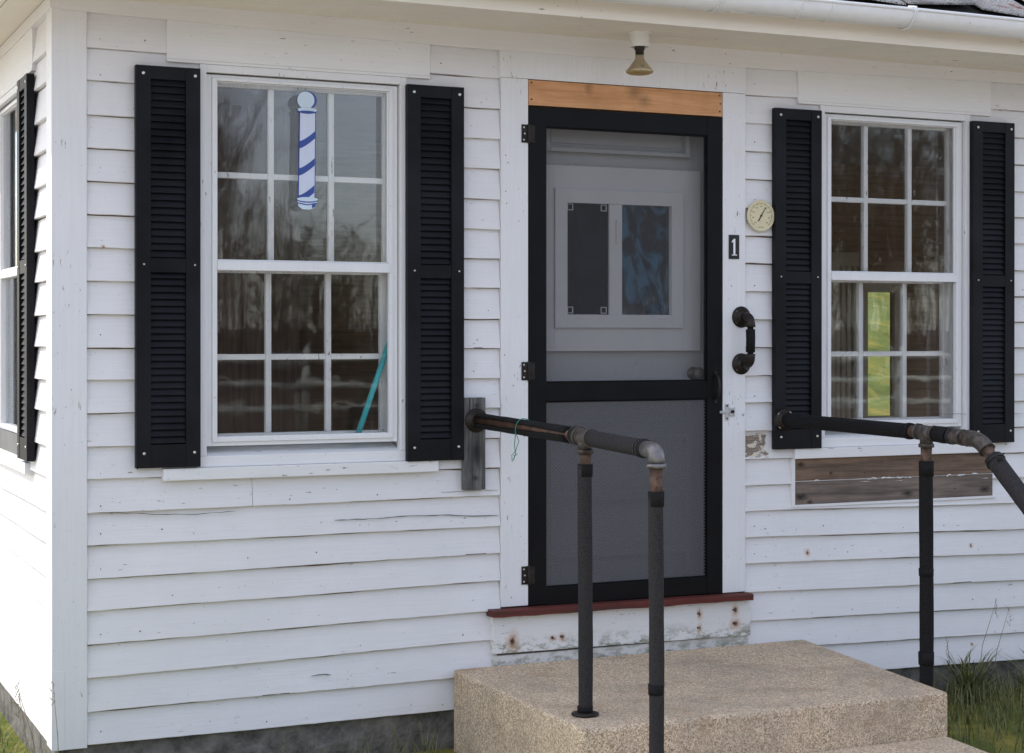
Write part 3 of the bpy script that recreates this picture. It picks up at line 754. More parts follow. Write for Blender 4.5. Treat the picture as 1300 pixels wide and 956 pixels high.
# ------------------------------------------------------------------ things on or by the house
# porch light
lx,ly=flat(812,41,SOF)
lamp=empty('porch_light',(lx,ly,SOF)); tag(lamp,'bare amber floodlight bulb in a white round holder under the eave','lamp')
mb=MB(); mb.lathe((0,0,0),(0,0,-1),[(0,.050),(.006,.050),(.010,.043),(.055,.040),(.062,.040),(.062,.034),(.045,.030)],28,0); mb.build('lamp_holder',M['porcelain'],lamp)
mb=MB(); mb.lathe((0,0,-.045),(0,0,-1),[(0,.022),(.028,.022),(.030,.018),(.052,.018)],20,0); mb.build('socket',M['socket'],lamp)
mb=MB(); mb.lathe((0,0,-.094),(0,0,-1),[(0,.0185),(.012,.019),(.022,.022),(.058,.050),(.066,.057),(.070,.058)],28,0); bo=mb.build('bulb',M['reflector'],lamp)
mb=MB(); mb.lathe((0,0,-.1642),(0,0,-1),[(0,.058),(.005,.056),(.011,.042),(.014,.020),(.0145,.001)],28,0); mb.build('lens',M['lens'],bo)

# house number plaque
def curve_text(name,txt,size,loc,mat,parent,ext=.0008):
    cu=bpy.data.curves.new(name,'FONT'); cu.body=txt; cu.size=size; cu.extrude=ext; cu.align_x='CENTER'; cu.align_y='CENTER'
    o=bpy.data.objects.new(name,cu); col.objects.link(o); o.location=loc; o.rotation_euler=(R(90),0,0); o.parent=parent
    cu.materials.append(mat); return o
px0,pz0=at(925.5,298,-.018); px1,pz1=at(938.5,329,-.018)
pc=((px0+px1)/2,-.0148,(pz0+pz1)/2)
pl=empty('house_number',pc); tag(pl,'small black plaque with a white numeral 1 on the door casing','sign')
w,h=(px1-px0)/2,(pz0-pz1)/2
mb=MB(); mb.box(-w,w,-.004,0,-h,h); mb.build('plaque',M['plaque'],pl,.001)
mb=MB(); mb.prism([(-.0045,-.036),(.0050,-.036),(.0050,.036),(-.0015,.036),(-.0125,.026),(-.0125,.018),(-.0045,.023)],-.0055,-.0040); mb.box(-.0125,.0130,-.0055,-.0040,-.038,-.0335); mb.build('numeral',M['numeral'],pl)

# thermometer
tx,tz=at(966.5,274,-.03)
th=empty('thermometer',(tx,-.012,tz)); tag(th,'round cream dial thermometer hung between door casing and shutter','thermometer')
mb=MB(); mb.lathe((0,0,0),(0,-1,0),[(0,.066),(.012,.071),(.016,.071),(.018,.067),(.016,.0645)],40,0); mb.build('case',M['cream_rim'],th)
mb=MB(); mb.lathe((0,-.0150,0),(0,-1,0),[(0,.0645),(.0012,.0645)],40,0)
mb.build('dial',M['cream'],th)
mb=MB()
for k in range(49):
    a=R(-225+270*k/48); r0,r1=(.050 if k%4==0 else .054),.059
    d=Vector((math.cos(math.pi-a-math.pi/1),0,math.sin(a+math.pi/1)))
    ang=R(225-270*k/48); cxx,czz=math.cos(ang),math.sin(ang)
    wq=.0009 if k%4 else .0014
    nx,nz=-czz*wq,cxx*wq
    mb.prism([(cxx*r0-nx,czz*r0-nz),(cxx*r1-nx,czz*r1-nz),(cxx*r1+nx,czz*r1+nz),(cxx*r0+nx,czz*r0+nz)],-.0168,-.0163)
    if k%6==0:
        for q in (-.0035,.0035): mb.lathe((cxx*.042+q,-.0163,czz*.042),(0,-1,0),[(0,.0028),(.0004,.0028)],8,0)
mb.box(-.014,.014,-.0167,-.0163,-.052,-.049)
mb.build('scale_marks',M['dial_ink'],th)
mb=MB(); ang=R(58); ca,sa=math.cos(ang),math.sin(ang)
pl_=[(-.028,-.0022),(.0,-.0022),(.045,-.0006),(.045,.0006),(0,.0022),(-.028,.0022)]
mb.prism([(u*ca-v*sa,u*sa+v*ca) for u,v in pl_],-.0192,-.0180); mb.lathe((0,-.0165,0),(0,-1,0),[(0,.005),(.004,.004)],14,0); mb.build('needle',M['ink'],th)

# grab handle made of pipe fittings
gx,gz0=at(941,402.5,-.016); gz1=at(941,462,-.016)[1]
gh=empty('grab_handle',(gx,-.0145,(gz0+gz1)/2)); tag(gh,'black iron pipe grab handle with two round flanges right of the door','handle')
hh=(gz0-gz1)/2; P=.082
for s_ in (1,-1):
    mb=MB(); mb.lathe((0,0,s_*hh),(0,-1,0),[(0,.047),(.004,.0475),(.007,.045),(.012,.026),(.028,.024),(.030,.020)],30,0)
    for q in (45,135,225,315):
        mb.lathe((.034*math.cos(R(q)),-.006,s_*hh+.034*math.sin(R(q))),(0,-1,0),[(0,.0055),(.003,.0045)],10,1)
    mb.build('flange',[M['iron'],M['screw']],gh)
    mb=MB(); pts=[(0,-.026,s_*hh),(0,-.045,s_*hh)]
    for k in range(1,8):
        a=R(90*k/7); pts.append((0,-.045-.032*math.sin(a),s_*(hh-.032*(1-math.cos(a)))))
    pts.append((0,-.077,s_*(hh-.045))); mb.tube(pts,[.018,.021]+[.021]*6+[.021,.023],16,0); mb.build('elbow',M['iron'],gh)
mb=MB(); mb.tube([(0,-.077,hh-.040),(0,-.077,-hh+.040)],.0135,14,0); mb.tube([(0,-.077,hh-.055),(.001,-.078,.01),(0,-.077,-hh+.052)],.0205,16,0,wob=.03); mb.build('grip',M['foam'],gh)

# barber pole sticker on the window
bx,bz=at(391,190,.008)
bp=empty('barber_pole_sign',(bx,.0185,bz)); tag(bp,'flat blue and white striped barber pole sticker on the left window','sign')
sc_=(at(391,115,.008)[1]-at(391,266,.008)[1])/151.0      # metres per photo pixel
def q(px,py): return ((px-391-(py-190)*.02)*sc_*1.09,(190-py)*sc_)
def poly(pts): return [q(*p) for p in pts]
def ell(cx,cy,rx,ry,n=32): return [(cx+rx*math.cos(2*math.pi*k/n),cy+ry*math.sin(2*math.pi*k/n)) for k in range(n)][::-1]
def lay(mb,pts,y,m=0): mb.prism(poly(pts),y-.0006,y,m)
mb=MB(); lay(mb,[(380.3,141),(380.8,254),(402.2,254),(400.7,141)],0,1); lay(mb,[(381.6,141),(382,254),(401,254),(399.6,141)],-.0008,0); mb.build('pole',[M['dec_white'],M['dec_blue']],bp)
for yc in (177.5,212,246.5):
    mb=MB(); top=[];bot=[]
    for k in range(7):
        u=k/6; x=381.4+.4*(yc-177)/70+u*18.6; y=yc+6.5-13.5*(u**1.35); top.append((x,y-4.7)); bot.append((x,y+4.6))
    lay(mb,[(x,min(y,252)) for x,y in bot]+[(x,min(y,252)) for x,y in top[::-1]],-.0016)
    mb.build('stripe',M['dec_blue'],bp)
mb=MB(); lay(mb,ell(389.3,127,12,11.8),-.0008,1); lay(mb,ell(388.0,127,10.4,11.0),-.0016,0); mb.build('ball',[M['dec_ball'],M['dec_blue']],bp)
mb=MB(); lay(mb,ell(390,140,12.6,4.2),-.0016,1); lay(mb,ell(390,139.4,11.8,3.3),-.0024,0); lay(mb,ell(390,141.5,9.6,1.2),-.0032,1); lay(mb,ell(390,138.2,9,1.2),-.0032,0); mb.build('cap',[M['dec_ball'],M['dec_blue']],bp)
mb=MB(); lay(mb,[(379.5,252),(381.6,262),(386,265.6),(396,265.8),(401.5,263),(405.2,253)],-.0016,0); lay(mb,ell(392.3,253.5,13.4,3.6),-.0024,1); lay(mb,ell(392.3,252.8,12.8,2.8),-.0032,0)
lay(mb,[(380.6,257),(381,258.6),(392,260.6),(403.4,258.4),(404,256.8),(392,259.2)],-.0024,1); lay(mb,[(398,259.5),(398,264),(401.5,262.5),(402.8,258.6)],-.0024,1); mb.build('base',[M['dec_ball'],M['dec_blue']],bp)

# teal pole leaning behind the glass
a0=at(455,550,.060); a1=at(498,424,.066)
d=(a1[0]-a0[0])/(a1[1]-a0[1])
b0=Vector((a0[0]+d*(1.150-a0[1]),.060,1.150)); b1=Vector((a1[0]+d*.06,.068,a1[1]+.06))
tp=empty('stick',b0); tag(tp,'thin teal stick leaning in the lower right corner of the left window','stick')
mb=MB(); mb.tube([(0,0,0),tuple(b1-b0)],.0115,14); mb.build('shaft',M['teal'],tp)
mb=MB(); e=(b1-b0).normalized(); mb.tube([tuple((b1-b0)-e*.002),tuple((b1-b0)+e*.03)],.0125,14); mb.build('end_cap',M['ink'],tp)

# ------------------------------------------------------------------ pipe railings
def sleeve(a,b,r,n=18,seg=14,wob=.02): 
    a=Vector(a);b=Vector(b); return [tuple(a+(b-a)*k/seg) for k in range(seg+1)]
STEP=.215
# left one: bolted to a grey board by the door
L0=Vector((1.692,-.055,1.232)); LT=Vector((1.700,-1.01,1.214)); LE=Vector((1.702,-1.50,1.197))
rl=empty('pipe_railing',(1.70,-1.01,STEP)); tag(rl,'left pipe railing with two posts, bolted to a grey board','railing','pipe railings beside the steps')
OFF=Vector((1.70,-1.01,STEP))
def rel(p,o): return tuple(Vector(p)-o)
def part(name,mb,mat,root,bevel=0):
    o=mb.build(name,mat,root,bevel); o.location=-root.location; return o
mb=MB(); x0,z0=at(588,505,-.03); x1,z1=at(615,621,-.03)
mb.box(x0,x1,-.042,-.0105,z1,z0); part('mounting_board',mb,M['grey_plank'],rl,.002)
mb=MB(); mb.lathe((1.690,-.042,1.232),(0,-1,0),[(0,.050),(.005,.050),(.009,.047),(.013,.036),(.026,.034),(.028,.03)],30,0)
for k in range(4): mb.lathe((1.69+.0405*math.cos(R(45+90*k)),-.049,1.232+.0405*math.sin(R(45+90*k))),(0,-1,0),[(0,.007),(.004,.006)],8,0)
part('flange',mb,M['iron'],rl)
d=(LT-L0)
mb=MB(); mb.tube([L0,LT],.0195,18,0); part('pipe',mb,M['brown_pipe'],rl)
# split sleeve: open along the street side
mb=MB(); n=22; seg=20; vs=[];fs=[]
dn=d.normalized(); u=Vector((1,0,0)); w=dn.cross(u)
g0,g1=R(138),R(203)
for j in range(seg+1):
    p=L0+d*(.01+.86*j/seg); gap=1.0-.75*max(0,(j/seg-.35)/.65)
    lo=R(171)-(R(171)-g0)*gap; hi=R(171)+(g1-R(171))*gap
    for k in range(n+1):
        a=hi+(2*math.pi-(hi-lo))*k/n
        for rr in (.0315,.0225): vs.append(p+(u*math.cos(a)+Vector((0,0,1))*math.sin(a))*(rr*(1+.02*math.sin(j*1.3+k))))
S=2*(n+1)
for j in range(seg):
    for k in range(n):
        b0_=j*S+2*k; b1_=(j+1)*S+2*k
        fs+=[(b0_,b0_+2,b1_+2,b1_),(b0_+1,b1_+1,b1_+3,b0_+3)]
    for k in (0,n): b0_=j*S+2*k; b1_=(j+1)*S+2*k; fs.append((b0_,b1_,b1_+1,b0_+1))
for j in (0,seg):
    for k in range(n): b0_=j*S+2*k; fs.append((b0_,b0_+1,b0_+3,b0_+2))
mb.add(vs,fs,0,True); part('foam_sleeve',mb,M['foam'],rl)
dl=(LE-LT).normalized()
mb=MB(); mb.tube(sleeve(LT+dl*.055,LE-dl*.045,.030),.0300,20,0,wob=.012); part('foam_sleeve',mb,M['foam_grey'],rl)
def tee(mb,c,ax,r=.031,L=.052):
    c=Vector(c)
    mb.tube([c-ax*L,c-ax*(L-.014)],r+.004,20); mb.tube([c+ax*(L-.014),c+ax*L],r+.004,20); mb.tube([c-ax*(L-.012),c+ax*(L-.012)],r,20)
    mb.tube([c,c-Vector((0,0,.046))],r-.003,20); mb.tube([c-Vector((0,0,.044)),c-Vector((0,0,.058))],r+.002,20)
mb=MB(); tee(mb,LT,dl,.030); part('tee_fitting',mb,M['fitting'],rl)
for c_,h_,r_ in ((LT-dl*.075,.004,.0345),(LT-dl*.062,.004,.0345),(LE-dl*.058,.004,.0335),(LE-dl*.0785,.0035,.0325)):
    mb=MB(); mb.tube([c_-dl*h_,c_+dl*h_],r_,20); part('tie_band',mb,M['zip'],rl)
mb=MB(); pts=[LE-dl*.05]
for k in range(0,9):
    a=R(90*k/8); pts.append(LE+Vector((0,-.028*math.sin(a)+.0,-.028*(1-math.cos(a)))))
pts.append(LE+Vector((0,-.028,-.045)))
mb.tube(pts,[.027]+[.0285]*9+[.0275],22); e=LE+Vector((0,-.028,0)); mb.tube([e-Vector((0,0,.043)),e-Vector((0,0,.058))],.034,22); part('elbow_fitting',mb,M['galv'],rl)
def post(root,p,ztop,zbot,neck,r,mat,cuffs=()):
    p=Vector(p)
    mb=MB(); mb.tube([(p.x,p.y,ztop),(p.x,p.y,ztop-neck-.03)],[.0225,.0205],18); part('nipple',mb,M['rust'],root)
    mb=MB(); zs=[ztop-neck-(ztop-neck-zbot)*k/22 for k in range(23)]
    mb.tube([(p.x+.0022*math.sin(z*4),p.y,z) for z in zs],[r*(1+.018*math.sin(z*17)) for z in zs],20,wob=.008)
    part('post_sleeve',mb,mat,root)
    for zc,h,rr in cuffs:
        mb=MB(); mb.tube([(p.x,p.y,zc),(p.x,p.y,zc-h)],[rr,rr*.97],20,wob=.01); part('sleeve_cuff',mb,M['foam'],root)
post(rl,LT,1.158,STEP-.0,.040,.0265,M['foam_grey'],[(1.118,.045,.0285),(STEP+.03,.02,.029)])
zb=.045
post(rl,(LE.x,LE.y-.028,0),LE.z-.058,zb,.078,.0255,M['foam_grey'],[(LE.z-.136,.05,.0275),(.42,.035,.0275)])
mb=MB(); mb.lathe((LT.x,LT.y,STEP),(0,0,1),[(0,.05),(.006,.05),(.01,.03)],24); part('foot_plate',mb,M['iron'],rl)
mb=MB(); mb.lathe((LE.x,LE.y-.028,zb),(0,0,1),[(0,.05),(.006,.05),(.01,.03)],24); part('foot_plate',mb,M['iron'],rl)

# right one: runs from the shutter and then slopes down beside the steps
R0=Vector((3.190,-.043,1.204)); RT=Vector((3.200,-1.03,1.197)); RE=Vector((3.203,-1.335,1.186))
rr=empty('pipe_railing',(3.20,-1.03,GROUND)); tag(rr,'right pipe railing, flanged onto a black shutter and sloping down at its end','railing','pipe railings beside the steps')
mb=MB(); mb.lathe((3.187,-.0415,1.204),(0,-1,0),[(0,.050),(.005,.050),(.009,.047),(.013,.036),(.024,.034),(.026,.03)],30,0)
for k in range(4): mb.lathe((3.187+.0405*math.cos(R(50+90*k)),-.048,1.204+.0405*math.sin(R(50+90*k))),(0,-1,0),[(0,.007),(.004,.006)],8,1)
part('flange',mb,[M['iron'],M['screw']],rr)
dr=(RT-R0).normalized(); de=(RE-RT).normalized()
mb=MB(); mb.tube([R0,RT,RE],.0195,18); part('pipe',mb,M['brown_pipe'],rr)
mb=MB(); mb.tube(sleeve(R0+dr*.012,RT-dr*.125,.03),.0305,20,wob=.01); part('foam_sleeve',mb,M['foam'],rr)
mb=MB(); mb.tube([RT-dr*.128,RT-dr*.108,RT-dr*.090],[.031,.034,.0325],20); part('sleeve_cuff',mb,M['foam'],rr)
mb=MB(); mb.tube([RT+de*.058,RT+de*.098,RT+de*.138],[.0315,.033,.031],20,wob=.02); part('sleeve_cuff',mb,M['foam'],rr)
mb=MB(); mb.tube([RT+de*.150,RT+de*.162],.0335,20); part('tie_band',mb,M['zip'],rr)
mb=MB(); mb.tube([RT-dr*.092,RT-dr*.055],.0245,20); part('nipple',mb,M['rust'],rr)
mb=MB(); tee(mb,RT,de,.0285,.056); part('tee_fitting',mb,M['fitting'],rr)
mb=MB(); mb.tube([RT+de*.162,RT+de*.178,RT+de*.205,RT+de*.222],[.0325,.030,.030,.0325],20); part('coupling',mb,M['fitting'],rr)
sdn=Vector((0,-.77,-.64)).normalized()
mb=MB(); pts=[RE-de*.058,RE-de*.036]
for k in range(7):
    a=k/6; dd=(de*(1-a)+sdn*a).normalized(); pts.append(pts[-1]+dd*.0125)
pts.append(pts[-1]+sdn*.012); mb.tube(pts,[.033,.031]+[.031]*7+[.0335],20); q1=pts[-1]; part('elbow_fitting',mb,M['fitting'],rr)
mb=MB(); mb.tube([q1-sdn*.005,q1+sdn*.060],.0225,18); part('nipple',mb,M['rust'],rr)
q2=q1+sdn*.045; q3=q1+sdn*1.25
mb=MB(); mb.tube(sleeve(q2,q3,.03,seg=24),[.036]+[.034]*23+[.033],20,wob=.014); mb.box(q2.x-.03,q2.x-.004,q2.y-.06,q2.y-.045,q2.z+.0,q2.z+.012); part('foam_sleeve',mb,M['foam_grey'],rr)
mb=MB(); mb.tube([q2+sdn*.012,q2+sdn*.022],.0385,20); mb.tube([q2+sdn*.018,q2+sdn*.02+Vector((.012,-.03,.035))],.003,6); part('tie_band',mb,M['zip'],rr)
post(rr,RT,1.139,GROUND,.055,.0275,M['foam'],[(1.085,.06,.030),(.66,.03,.0295),(.33,.05,.031)])
q3=Vector(q3)
mb=MB(); mb.tube([q3-sdn*.02,q3+Vector((0,-.03,-.03)),(q3.x,q3.y-.04,GROUND-.05)],.024,18); part('end_post',mb,M['rust'],rr)

# scrap of green wire tied round the left rail
wp=Vector(L0+d*.46)
gw=empty('wire',wp); tag(gw,'thin green wire looped round the left railing with a dangling end','wire')
mb=MB(); pts=[(-.001+.034*math.cos(R(a)),0.004*math.sin(R(a*2)),.034*math.sin(R(a))+.001) for a in range(20,200,12)]
pts+=[(-.036,.0,-.03),(-.040,.0,-.07),(-.036,-.004,-.10),(-.046,-.002,-.125)]; mb.tube(pts,.0017,6,0)
mb.tube([(-.034,0,-.02),(-.02,.002,-.052),(-.036,-.003,-.088),(-.052,-.002,-.105),(-.050,-.002,-.13)],.0015,6,0); mb.tube([(-.036,0,-.098),(-.028,.0,-.104),(-.044,0,-.108)],.0015,6,0)
mb.tube([(-.0,0,.035),(.02,.0,.031),(.034,0,.01),(.026,0,-.022),(0,0,-.034)],.0017,6,0)
mb.build('loop',M['green_wire'],gw)

# ------------------------------------------------------------------ steps
mb=MB()
def slab(x0,x1,x2,x3,y0,y1,z0,z1):   # back edge x0..x1, front edge x2..x3
    n=14; vs=[];fs=[]
    top=[]
    for k in range(n+1):
        u=k/n
        top.append((x0+(x1-x0)*u,y0,z1)); 
    for k in range(n+1):
        u=1-k/n; top.append((x2+(x3-x2)*u+rnd.uniform(-.004,.004),y1+rnd.uniform(-.006,.006),z1+rnd.uniform(-.004,.0)))
    m=len(top); bot=[(x,y,z0) for x,y,z in top]
    mb.add(top+bot,[tuple(range(m))[::-1],tuple(range(m,2*m))]+[(i,(i+1)%m,(i+1)%m+m,i+m) for i in range(m)],0)
slab(1.590,3.300,1.585,3.150,-.032,-1.22,GROUND-.1,STEP)
slab(1.585,3.150,1.585,3.12,-1.2215,-1.62,GROUND-.1,.045)
st=mb.build('concrete_step',M['concrete'],None,.012); tag(st,'tan exposed aggregate concrete steps leading up to the screen door','steps')

# ------------------------------------------------------------------ ground, yard, background (the windows mirror what lies behind the camera)
mb=MB(); xs=[-160,-60,-30,-15,-6,0,6,12,20,30,45,70,160]; ys=[-170,-90,-60,-45,-35,-28,-22,-16,-10,-5,0,6,9,12,15,18,22,27,34,45,70]
def gh_(x,y):
    h=GROUND
    if y>8.5: h+=min(9,.30*(y-8.5))*max(0,min(1,(x-1)/5.0))
    if y<-30: h+=min(2.2,.035*(-30-y))
    return h
mb.add([(x,y,gh_(x,y)) for y in ys for x in xs],[(j*len(xs)+i,j*len(xs)+i+1,(j+1)*len(xs)+i+1,(j+1)*len(xs)+i) for j in range(len(ys)-1) for i in range(len(xs)-1)],0,True)
g=mb.build('ground',M['ground']); tag(g,kind='structure')
mb=MB(); mb.add([(-40,-15.5,GROUND+.006),(60,-15.5,GROUND+.006),(60,-2.1,GROUND+.006),(-1.1,-2.1,GROUND+.006),(-1.1,30,GROUND+.006),(-14,30,GROUND+.006),(-14,-2.1,GROUND+.006),(-40,-2.1,GROUND+.006)],[(0,1,2,3),(0,3,6,7),(3,4,5,6)]); yd=mb.build('gravel_bounce_yard',M['gravel'],fix=False); tag(yd,kind='structure')  # unseen pale gravel, extended left of the house to bounce light onto the side wall

def blade(mb,x,y,z,h,lean,az,w,m=0):
    dx,dy=math.cos(az),math.sin(az); nx,ny=-dy*w,dx*w
    P=[(0,0),(.35*lean,.45*h),(lean,.85*h),(lean*1.5,h)]
    vs=[];W=[1,.85,.5,.05]
    for (l,zz),ww in zip(P,W): vs+=[(x+dx*l-nx*ww,y+dy*l-ny*ww,z+zz),(x+dx*l+nx*ww,y+dy*l+ny*ww,z+zz)]
    mb.add(vs,[(0,1,3,2),(2,3,5,4),(4,5,7,6)],m)
mb=MB()
for _ in range(6500):
    x=rnd.uniform(3.35,7.2) if rnd.random()<.75 else rnd.uniform(-2.5,1.5); y=-abs(rnd.gauss(0,.55))-.03
    if y<-2: continue
    blade(mb,x,y,GROUND-.01,rnd.uniform(.05,.16),rnd.uniform(0,.07),rnd.uniform(0,6.28),rnd.uniform(.0015,.003))
for _ in range(1200):
    x=-abs(rnd.gauss(0,.4))-.05; y=rnd.uniform(-.5,3)
    blade(mb,x,y,GROUND-.01,rnd.uniform(.05,.16),rnd.uniform(0,.07),rnd.uniform(0,6.28),rnd.uniform(.0015,.003))
gs=mb.build('grass',M['grass'],fix=False); tag(gs,'green grass along the foot of the house','grass',kind='stuff')
def tuft(x,y,n,h,label,stalks,spread=.07):
    r0=empty('weed_clump',(x,y,GROUND)); tag(r0,label,'weeds')
    mb=MB()
    for _ in range(n):
        a=rnd.uniform(0,6.28); s_=rnd.uniform(0,spread)
        blade(mb,s_*math.cos(a),s_*math.sin(a),0,h*rnd.uniform(.5,1.0),h*rnd.uniform(.1,.75),rnd.uniform(0,6.28),rnd.uniform(.003,.006))
    mb.build('leaves',M['grass'],r0,fix=False)
    mb=MB()
    for (dx,hh,ln) in stalks:
        tp=Vector((dx+ln,rnd.uniform(-.05,.05),hh)); mb.tube([(dx,0,0),(dx+ln*.4,0,hh*.55),tp],[.0018,.0015,.0009],5)
        for k in range(9):
            b=tp+Vector((rnd.uniform(-.006,.006),rnd.uniform(-.006,.006),-k*.010)); mb.tube([b,b+Vector((rnd.uniform(-.02,.02),rnd.uniform(-.01,.01),rnd.uniform(.008,.024)))],[.0016,.0004],4)
    if stalks: mb.build('stalk',M['stalk'],r0)
    return r0
x,y=4.12,-.16
tuft(x,y,90,.25,'bushy green weed clump by the foundation under the right window',[(.05,.47,.08),(.12,.42,.12),(-.08,.3,-.05)])
tuft(4.50,-.22,60,.22,'smaller grass clump at the right edge, by the foundation',[(.0,.5,.05)])
tuft(.02,-.10,26,.18,'dry grass stalks growing at the white corner board',[(-.08,.44,-.10),(-.02,.42,-.02),(-.12,.40,-.05)],.1)

# rail fence across the yard
fn=empty('rail_fence',(18,-21,GROUND)); tag(fn,'weathered rail fence across the yard, mirrored in the windows','fence')
fx0,fx1=-2,44; npost=20
for k in range(npost):
    x=fx0+(fx1-fx0)*k/(npost-1)
    mb=MB(); mb.tube([(x,-21,GROUND-.1),(x+.02,-21,1.35+rnd.uniform(-.05,.08))],[.075,.065],8); o=mb.build('post',M['fence'],fn); o.location=-fn.location
for z in (.36,.78,1.2):
    for k in range(npost-1):
        xa=fx0+(fx1-fx0)*k/(npost-1); xb=fx0+(fx1-fx0)*(k+1)/(npost-1)
        mb=MB(); mb.tube([(xa-.1,-20.93,z+rnd.uniform(-.04,.04)),((xa+xb)/2,-20.93,z+rnd.uniform(-.09,.03)),(xb+.1,-20.93,z+rnd.uniform(-.04,.04))],[.05,.06,.045],8); o=mb.build('rail',M['fence'],fn); o.location=-fn.location

# bare early-spring trees behind the street
def grow(mb,p,dirv,L,r,lev,rng):
    pts=[p]; dv=dirv.copy(); n=4
    for k in range(n):
        dv=(dv+Vector((rng.gauss(0,.10),rng.gauss(0,.10),rng.gauss(.04,.06)))).normalized(); pts.append(pts[-1]+dv*L/n)
    mb.tube(pts,[r*(1-.5*k/n) for k in range(n+1)],6 if lev<2 else 3,0,cap=False)
    if lev>=5: return
    nb={0:9,1:6,2:5,3:4,4:3}[lev]
    for b in range(nb):
        k=rng.uniform(.30 if lev==0 else .15,1.0); i=min(n-1,int(k*n)); q_=pts[i]+(pts[i+1]-pts[i])*(k*n-i)
        az=rng.uniform(0,6.28); el=rng.uniform(.35,1.05)
        ax=(pts[i+1]-pts[i]).normalized(); u=ax.orthogonal().normalized(); w_=ax.cross(u)
        nd=(ax*math.cos(el)+(u*math.cos(az)+w_*math.sin(az))*math.sin(el)); nd.z+=.15; nd.normalize()
        grow(mb2 if lev==0 else mb,q_,nd,L*rng.uniform(.42,.62),r*(1-.5*k)*.5,lev+1,rng)
protos=[]
for s_ in range(3):
    rng=random.Random(20+s_)
    root=empty('bare_tree',(0,0,0)); mb=MB(); mb2=MB()
    grow(mb,Vector((0,0,-.2)),Vector((0,0,1)),6.2+s_*.7,.115,0,rng)
    mb.build('trunk',M['bark'],root); mb2.build('crown',M['bark'],root,fix=False)
    protos.append(root)
rng=random.Random(11)
TL=['tall bare tree beyond the fence, mirrored in the windows','leafless bushy tree beyond the fence, mirrored in the windows','slim bare tree in the wood behind the street, mirrored in the windows']
k=0
for row,(yy,n) in enumerate(((-33,9),(-38,12),(-44,15))):
    for i in range(n):
        x=-6+66*(i+rng.uniform(-.3,.3))/n
        if 9.6+(-yy-33)*.30<x<23: continue
        s_=k%3; o=protos[s_] if k<3 else copy_tree(protos[s_])
        o.location=(x,yy+rng.uniform(-2,2),gh_(x,yy)); o.rotation_euler.z=rng.uniform(0,6.28); f=rng.uniform(.75,1.15)*(1.0+.1*row); o.scale=(f,f,f*rng.uniform(.9,1.1))
        tag(o,TL[s_],'tree','bare trees behind the street'); k+=1

mb=MB()
def hmax(x): return lerp([(-30,11),(11.5,11),(14.5,5.4),(20,5.0),(24,9),(28,15),(120,15)],x)
for _ in range(2300):
    y=-rng.uniform(36,62); x=rng.uniform(-22,100)
    h=hmax(x*45/-y)*rng.uniform(.45,1.0)*(-y/48); z0=gh_(x,y)-.1; lean=rng.uniform(-.09,.09)*h
    a=Vector((x,y,z0)); b=Vector((x+lean*.4,y,z0+h*.55)); c=Vector((x+lean,y,z0+h)); r0=rng.uniform(.02,.06)
    mb.tube([a,b,c],[r0,r0*.6,.008],3,0,cap=False)
    for q_ in range(11):
        u=rng.uniform(.25,.98); p0=a+(b-a)*(u/.55) if u<.55 else b+(c-b)*((u-.55)/.45)
        L=h*rng.uniform(.10,.26); az=rng.uniform(0,6.28); e=rng.uniform(.3,1.2); d_=Vector((math.cos(az)*math.cos(e),math.sin(az)*math.cos(e),math.sin(e)))
        p1=p0+d_*L; mb.tube([p0,p1],[r0*.35,.006],3,0,cap=False)
        for _k in range(3):
            p2=p0+d_*L*rng.uniform(.3,.9); mb.tube([p2,p2+(d_+Vector((rng.uniform(-.8,.8),rng.uniform(-.8,.8),rng.uniform(-.3,.7))))*L*.4],[.010,.004],3,0,cap=False)
wd=mb.build('brushwood',M['bark'],fix=False); tag(wd,'grey brown brushwood far behind the street, mirrored in the windows','wood',kind='stuff')

# ------------------------------------------------------------------ light, sky, camera
w=bpy.data.worlds.new('World'); sc.world=w; w.use_nodes=True
nt=w.node_tree; bg=nt.nodes['Background']
sky=nt.nodes.new('ShaderNodeTexSky'); sky.sky_type='NISHITA'; sky.sun_disc=False
LD=Vector((1.0,-.95,-1.2)).normalized(); SD=-LD
sky.sun_elevation=math.asin(SD.z); sky.sun_rotation=math.atan2(SD.x,SD.y)%(2*math.pi)
sky.air_density=1.0; sky.dust_density=1.2; sky.ozone_density=1.0
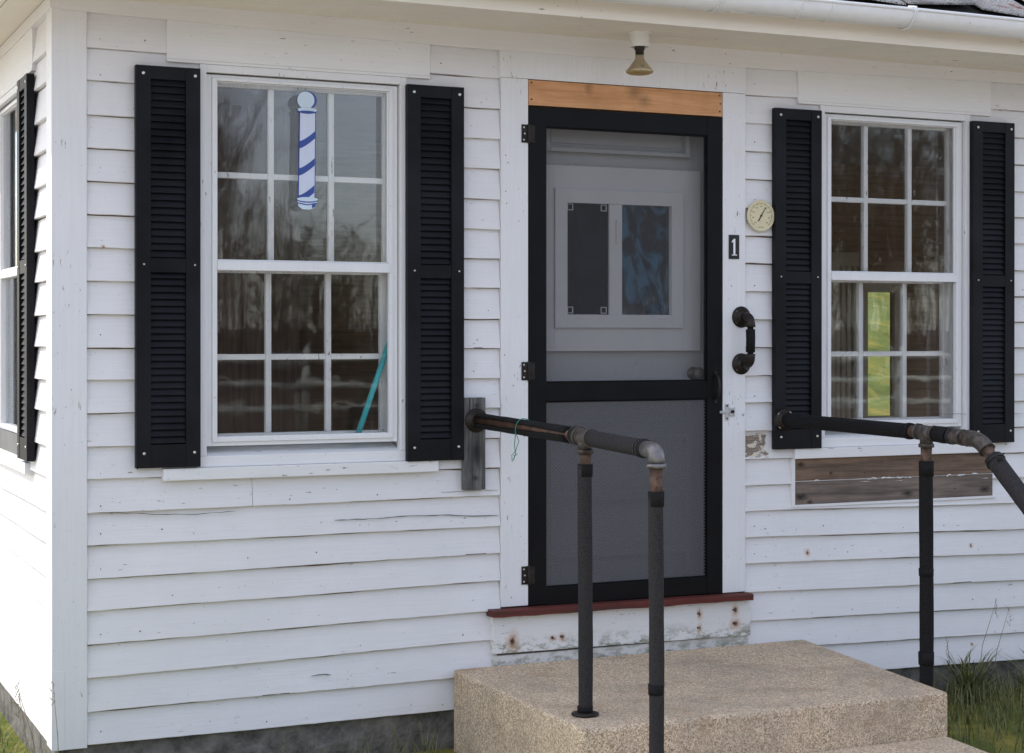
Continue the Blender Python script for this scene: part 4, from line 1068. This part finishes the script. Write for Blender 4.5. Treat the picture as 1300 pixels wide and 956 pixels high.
# thin high cloud
tc=nt.nodes.new('ShaderNodeTexCoord'); nz=nt.nodes.new('ShaderNodeTexNoise'); nz.inputs['Scale'].default_value=2.2; nz.inputs['Detail'].default_value=7
mp=nt.nodes.new('ShaderNodeMapping'); mp.inputs['Scale'].default_value=(1,1,2.5)
nt.links.new(tc.outputs['Generated'],mp.inputs[0]); nt.links.new(mp.outputs[0],nz.inputs['Vector'])
rp=nt.nodes.new('ShaderNodeValToRGB'); rp.color_ramp.elements[0].position=.38; rp.color_ramp.elements[1].position=.72
nt.links.new(nz.outputs['Fac'],rp.inputs[0])
mx=nt.nodes.new('ShaderNodeMix'); mx.data_type='RGBA'; mx.inputs[7].default_value=(10.5,10.1,10.9,1)
ml=nt.nodes.new('ShaderNodeMath'); ml.operation='MULTIPLY'; ml.inputs[1].default_value=.62
nt.links.new(rp.outputs[0],ml.inputs[0]); nt.links.new(ml.outputs[0],mx.inputs[0])
nt.links.new(sky.outputs[0],mx.inputs[6]); nt.links.new(mx.outputs[2],bg.inputs[0]); bg.inputs[1].default_value=.15
sl_=bpy.data.lights.new('sun','SUN'); sl_.energy=2.0; sl_.angle=R(.5); sl_.color=(1,.955,.88)
so=bpy.data.objects.new('sun',sl_); col.objects.link(so); so.rotation_euler=LD.to_track_quat('-Z','Y').to_euler()

cam=bpy.data.cameras.new('camera'); co=bpy.data.objects.new('camera',cam); col.objects.link(co); sc.camera=co
co.location=CAM; co.rotation_euler=(R(90)+CPIT,0,-CYAW)
cam.sensor_width=36; cam.sensor_fit='HORIZONTAL'; cam.lens=36*CF/1300; cam.shift_y=-44.5/1300; cam.clip_end=500; cam.clip_start=.05
sc.view_settings.view_transform='Standard'; sc.view_settings.look='None'; sc.view_settings.gamma=1; sc.view_settings.exposure=.94
sc.render.resolution_x=1024; sc.render.resolution_y=753
sc.cycles.max_bounces=10; sc.cycles.transparent_max_bounces=16; sc.cycles.diffuse_bounces=5; sc.cycles.glossy_bounces=4
sc.cycles.use_denoising=True
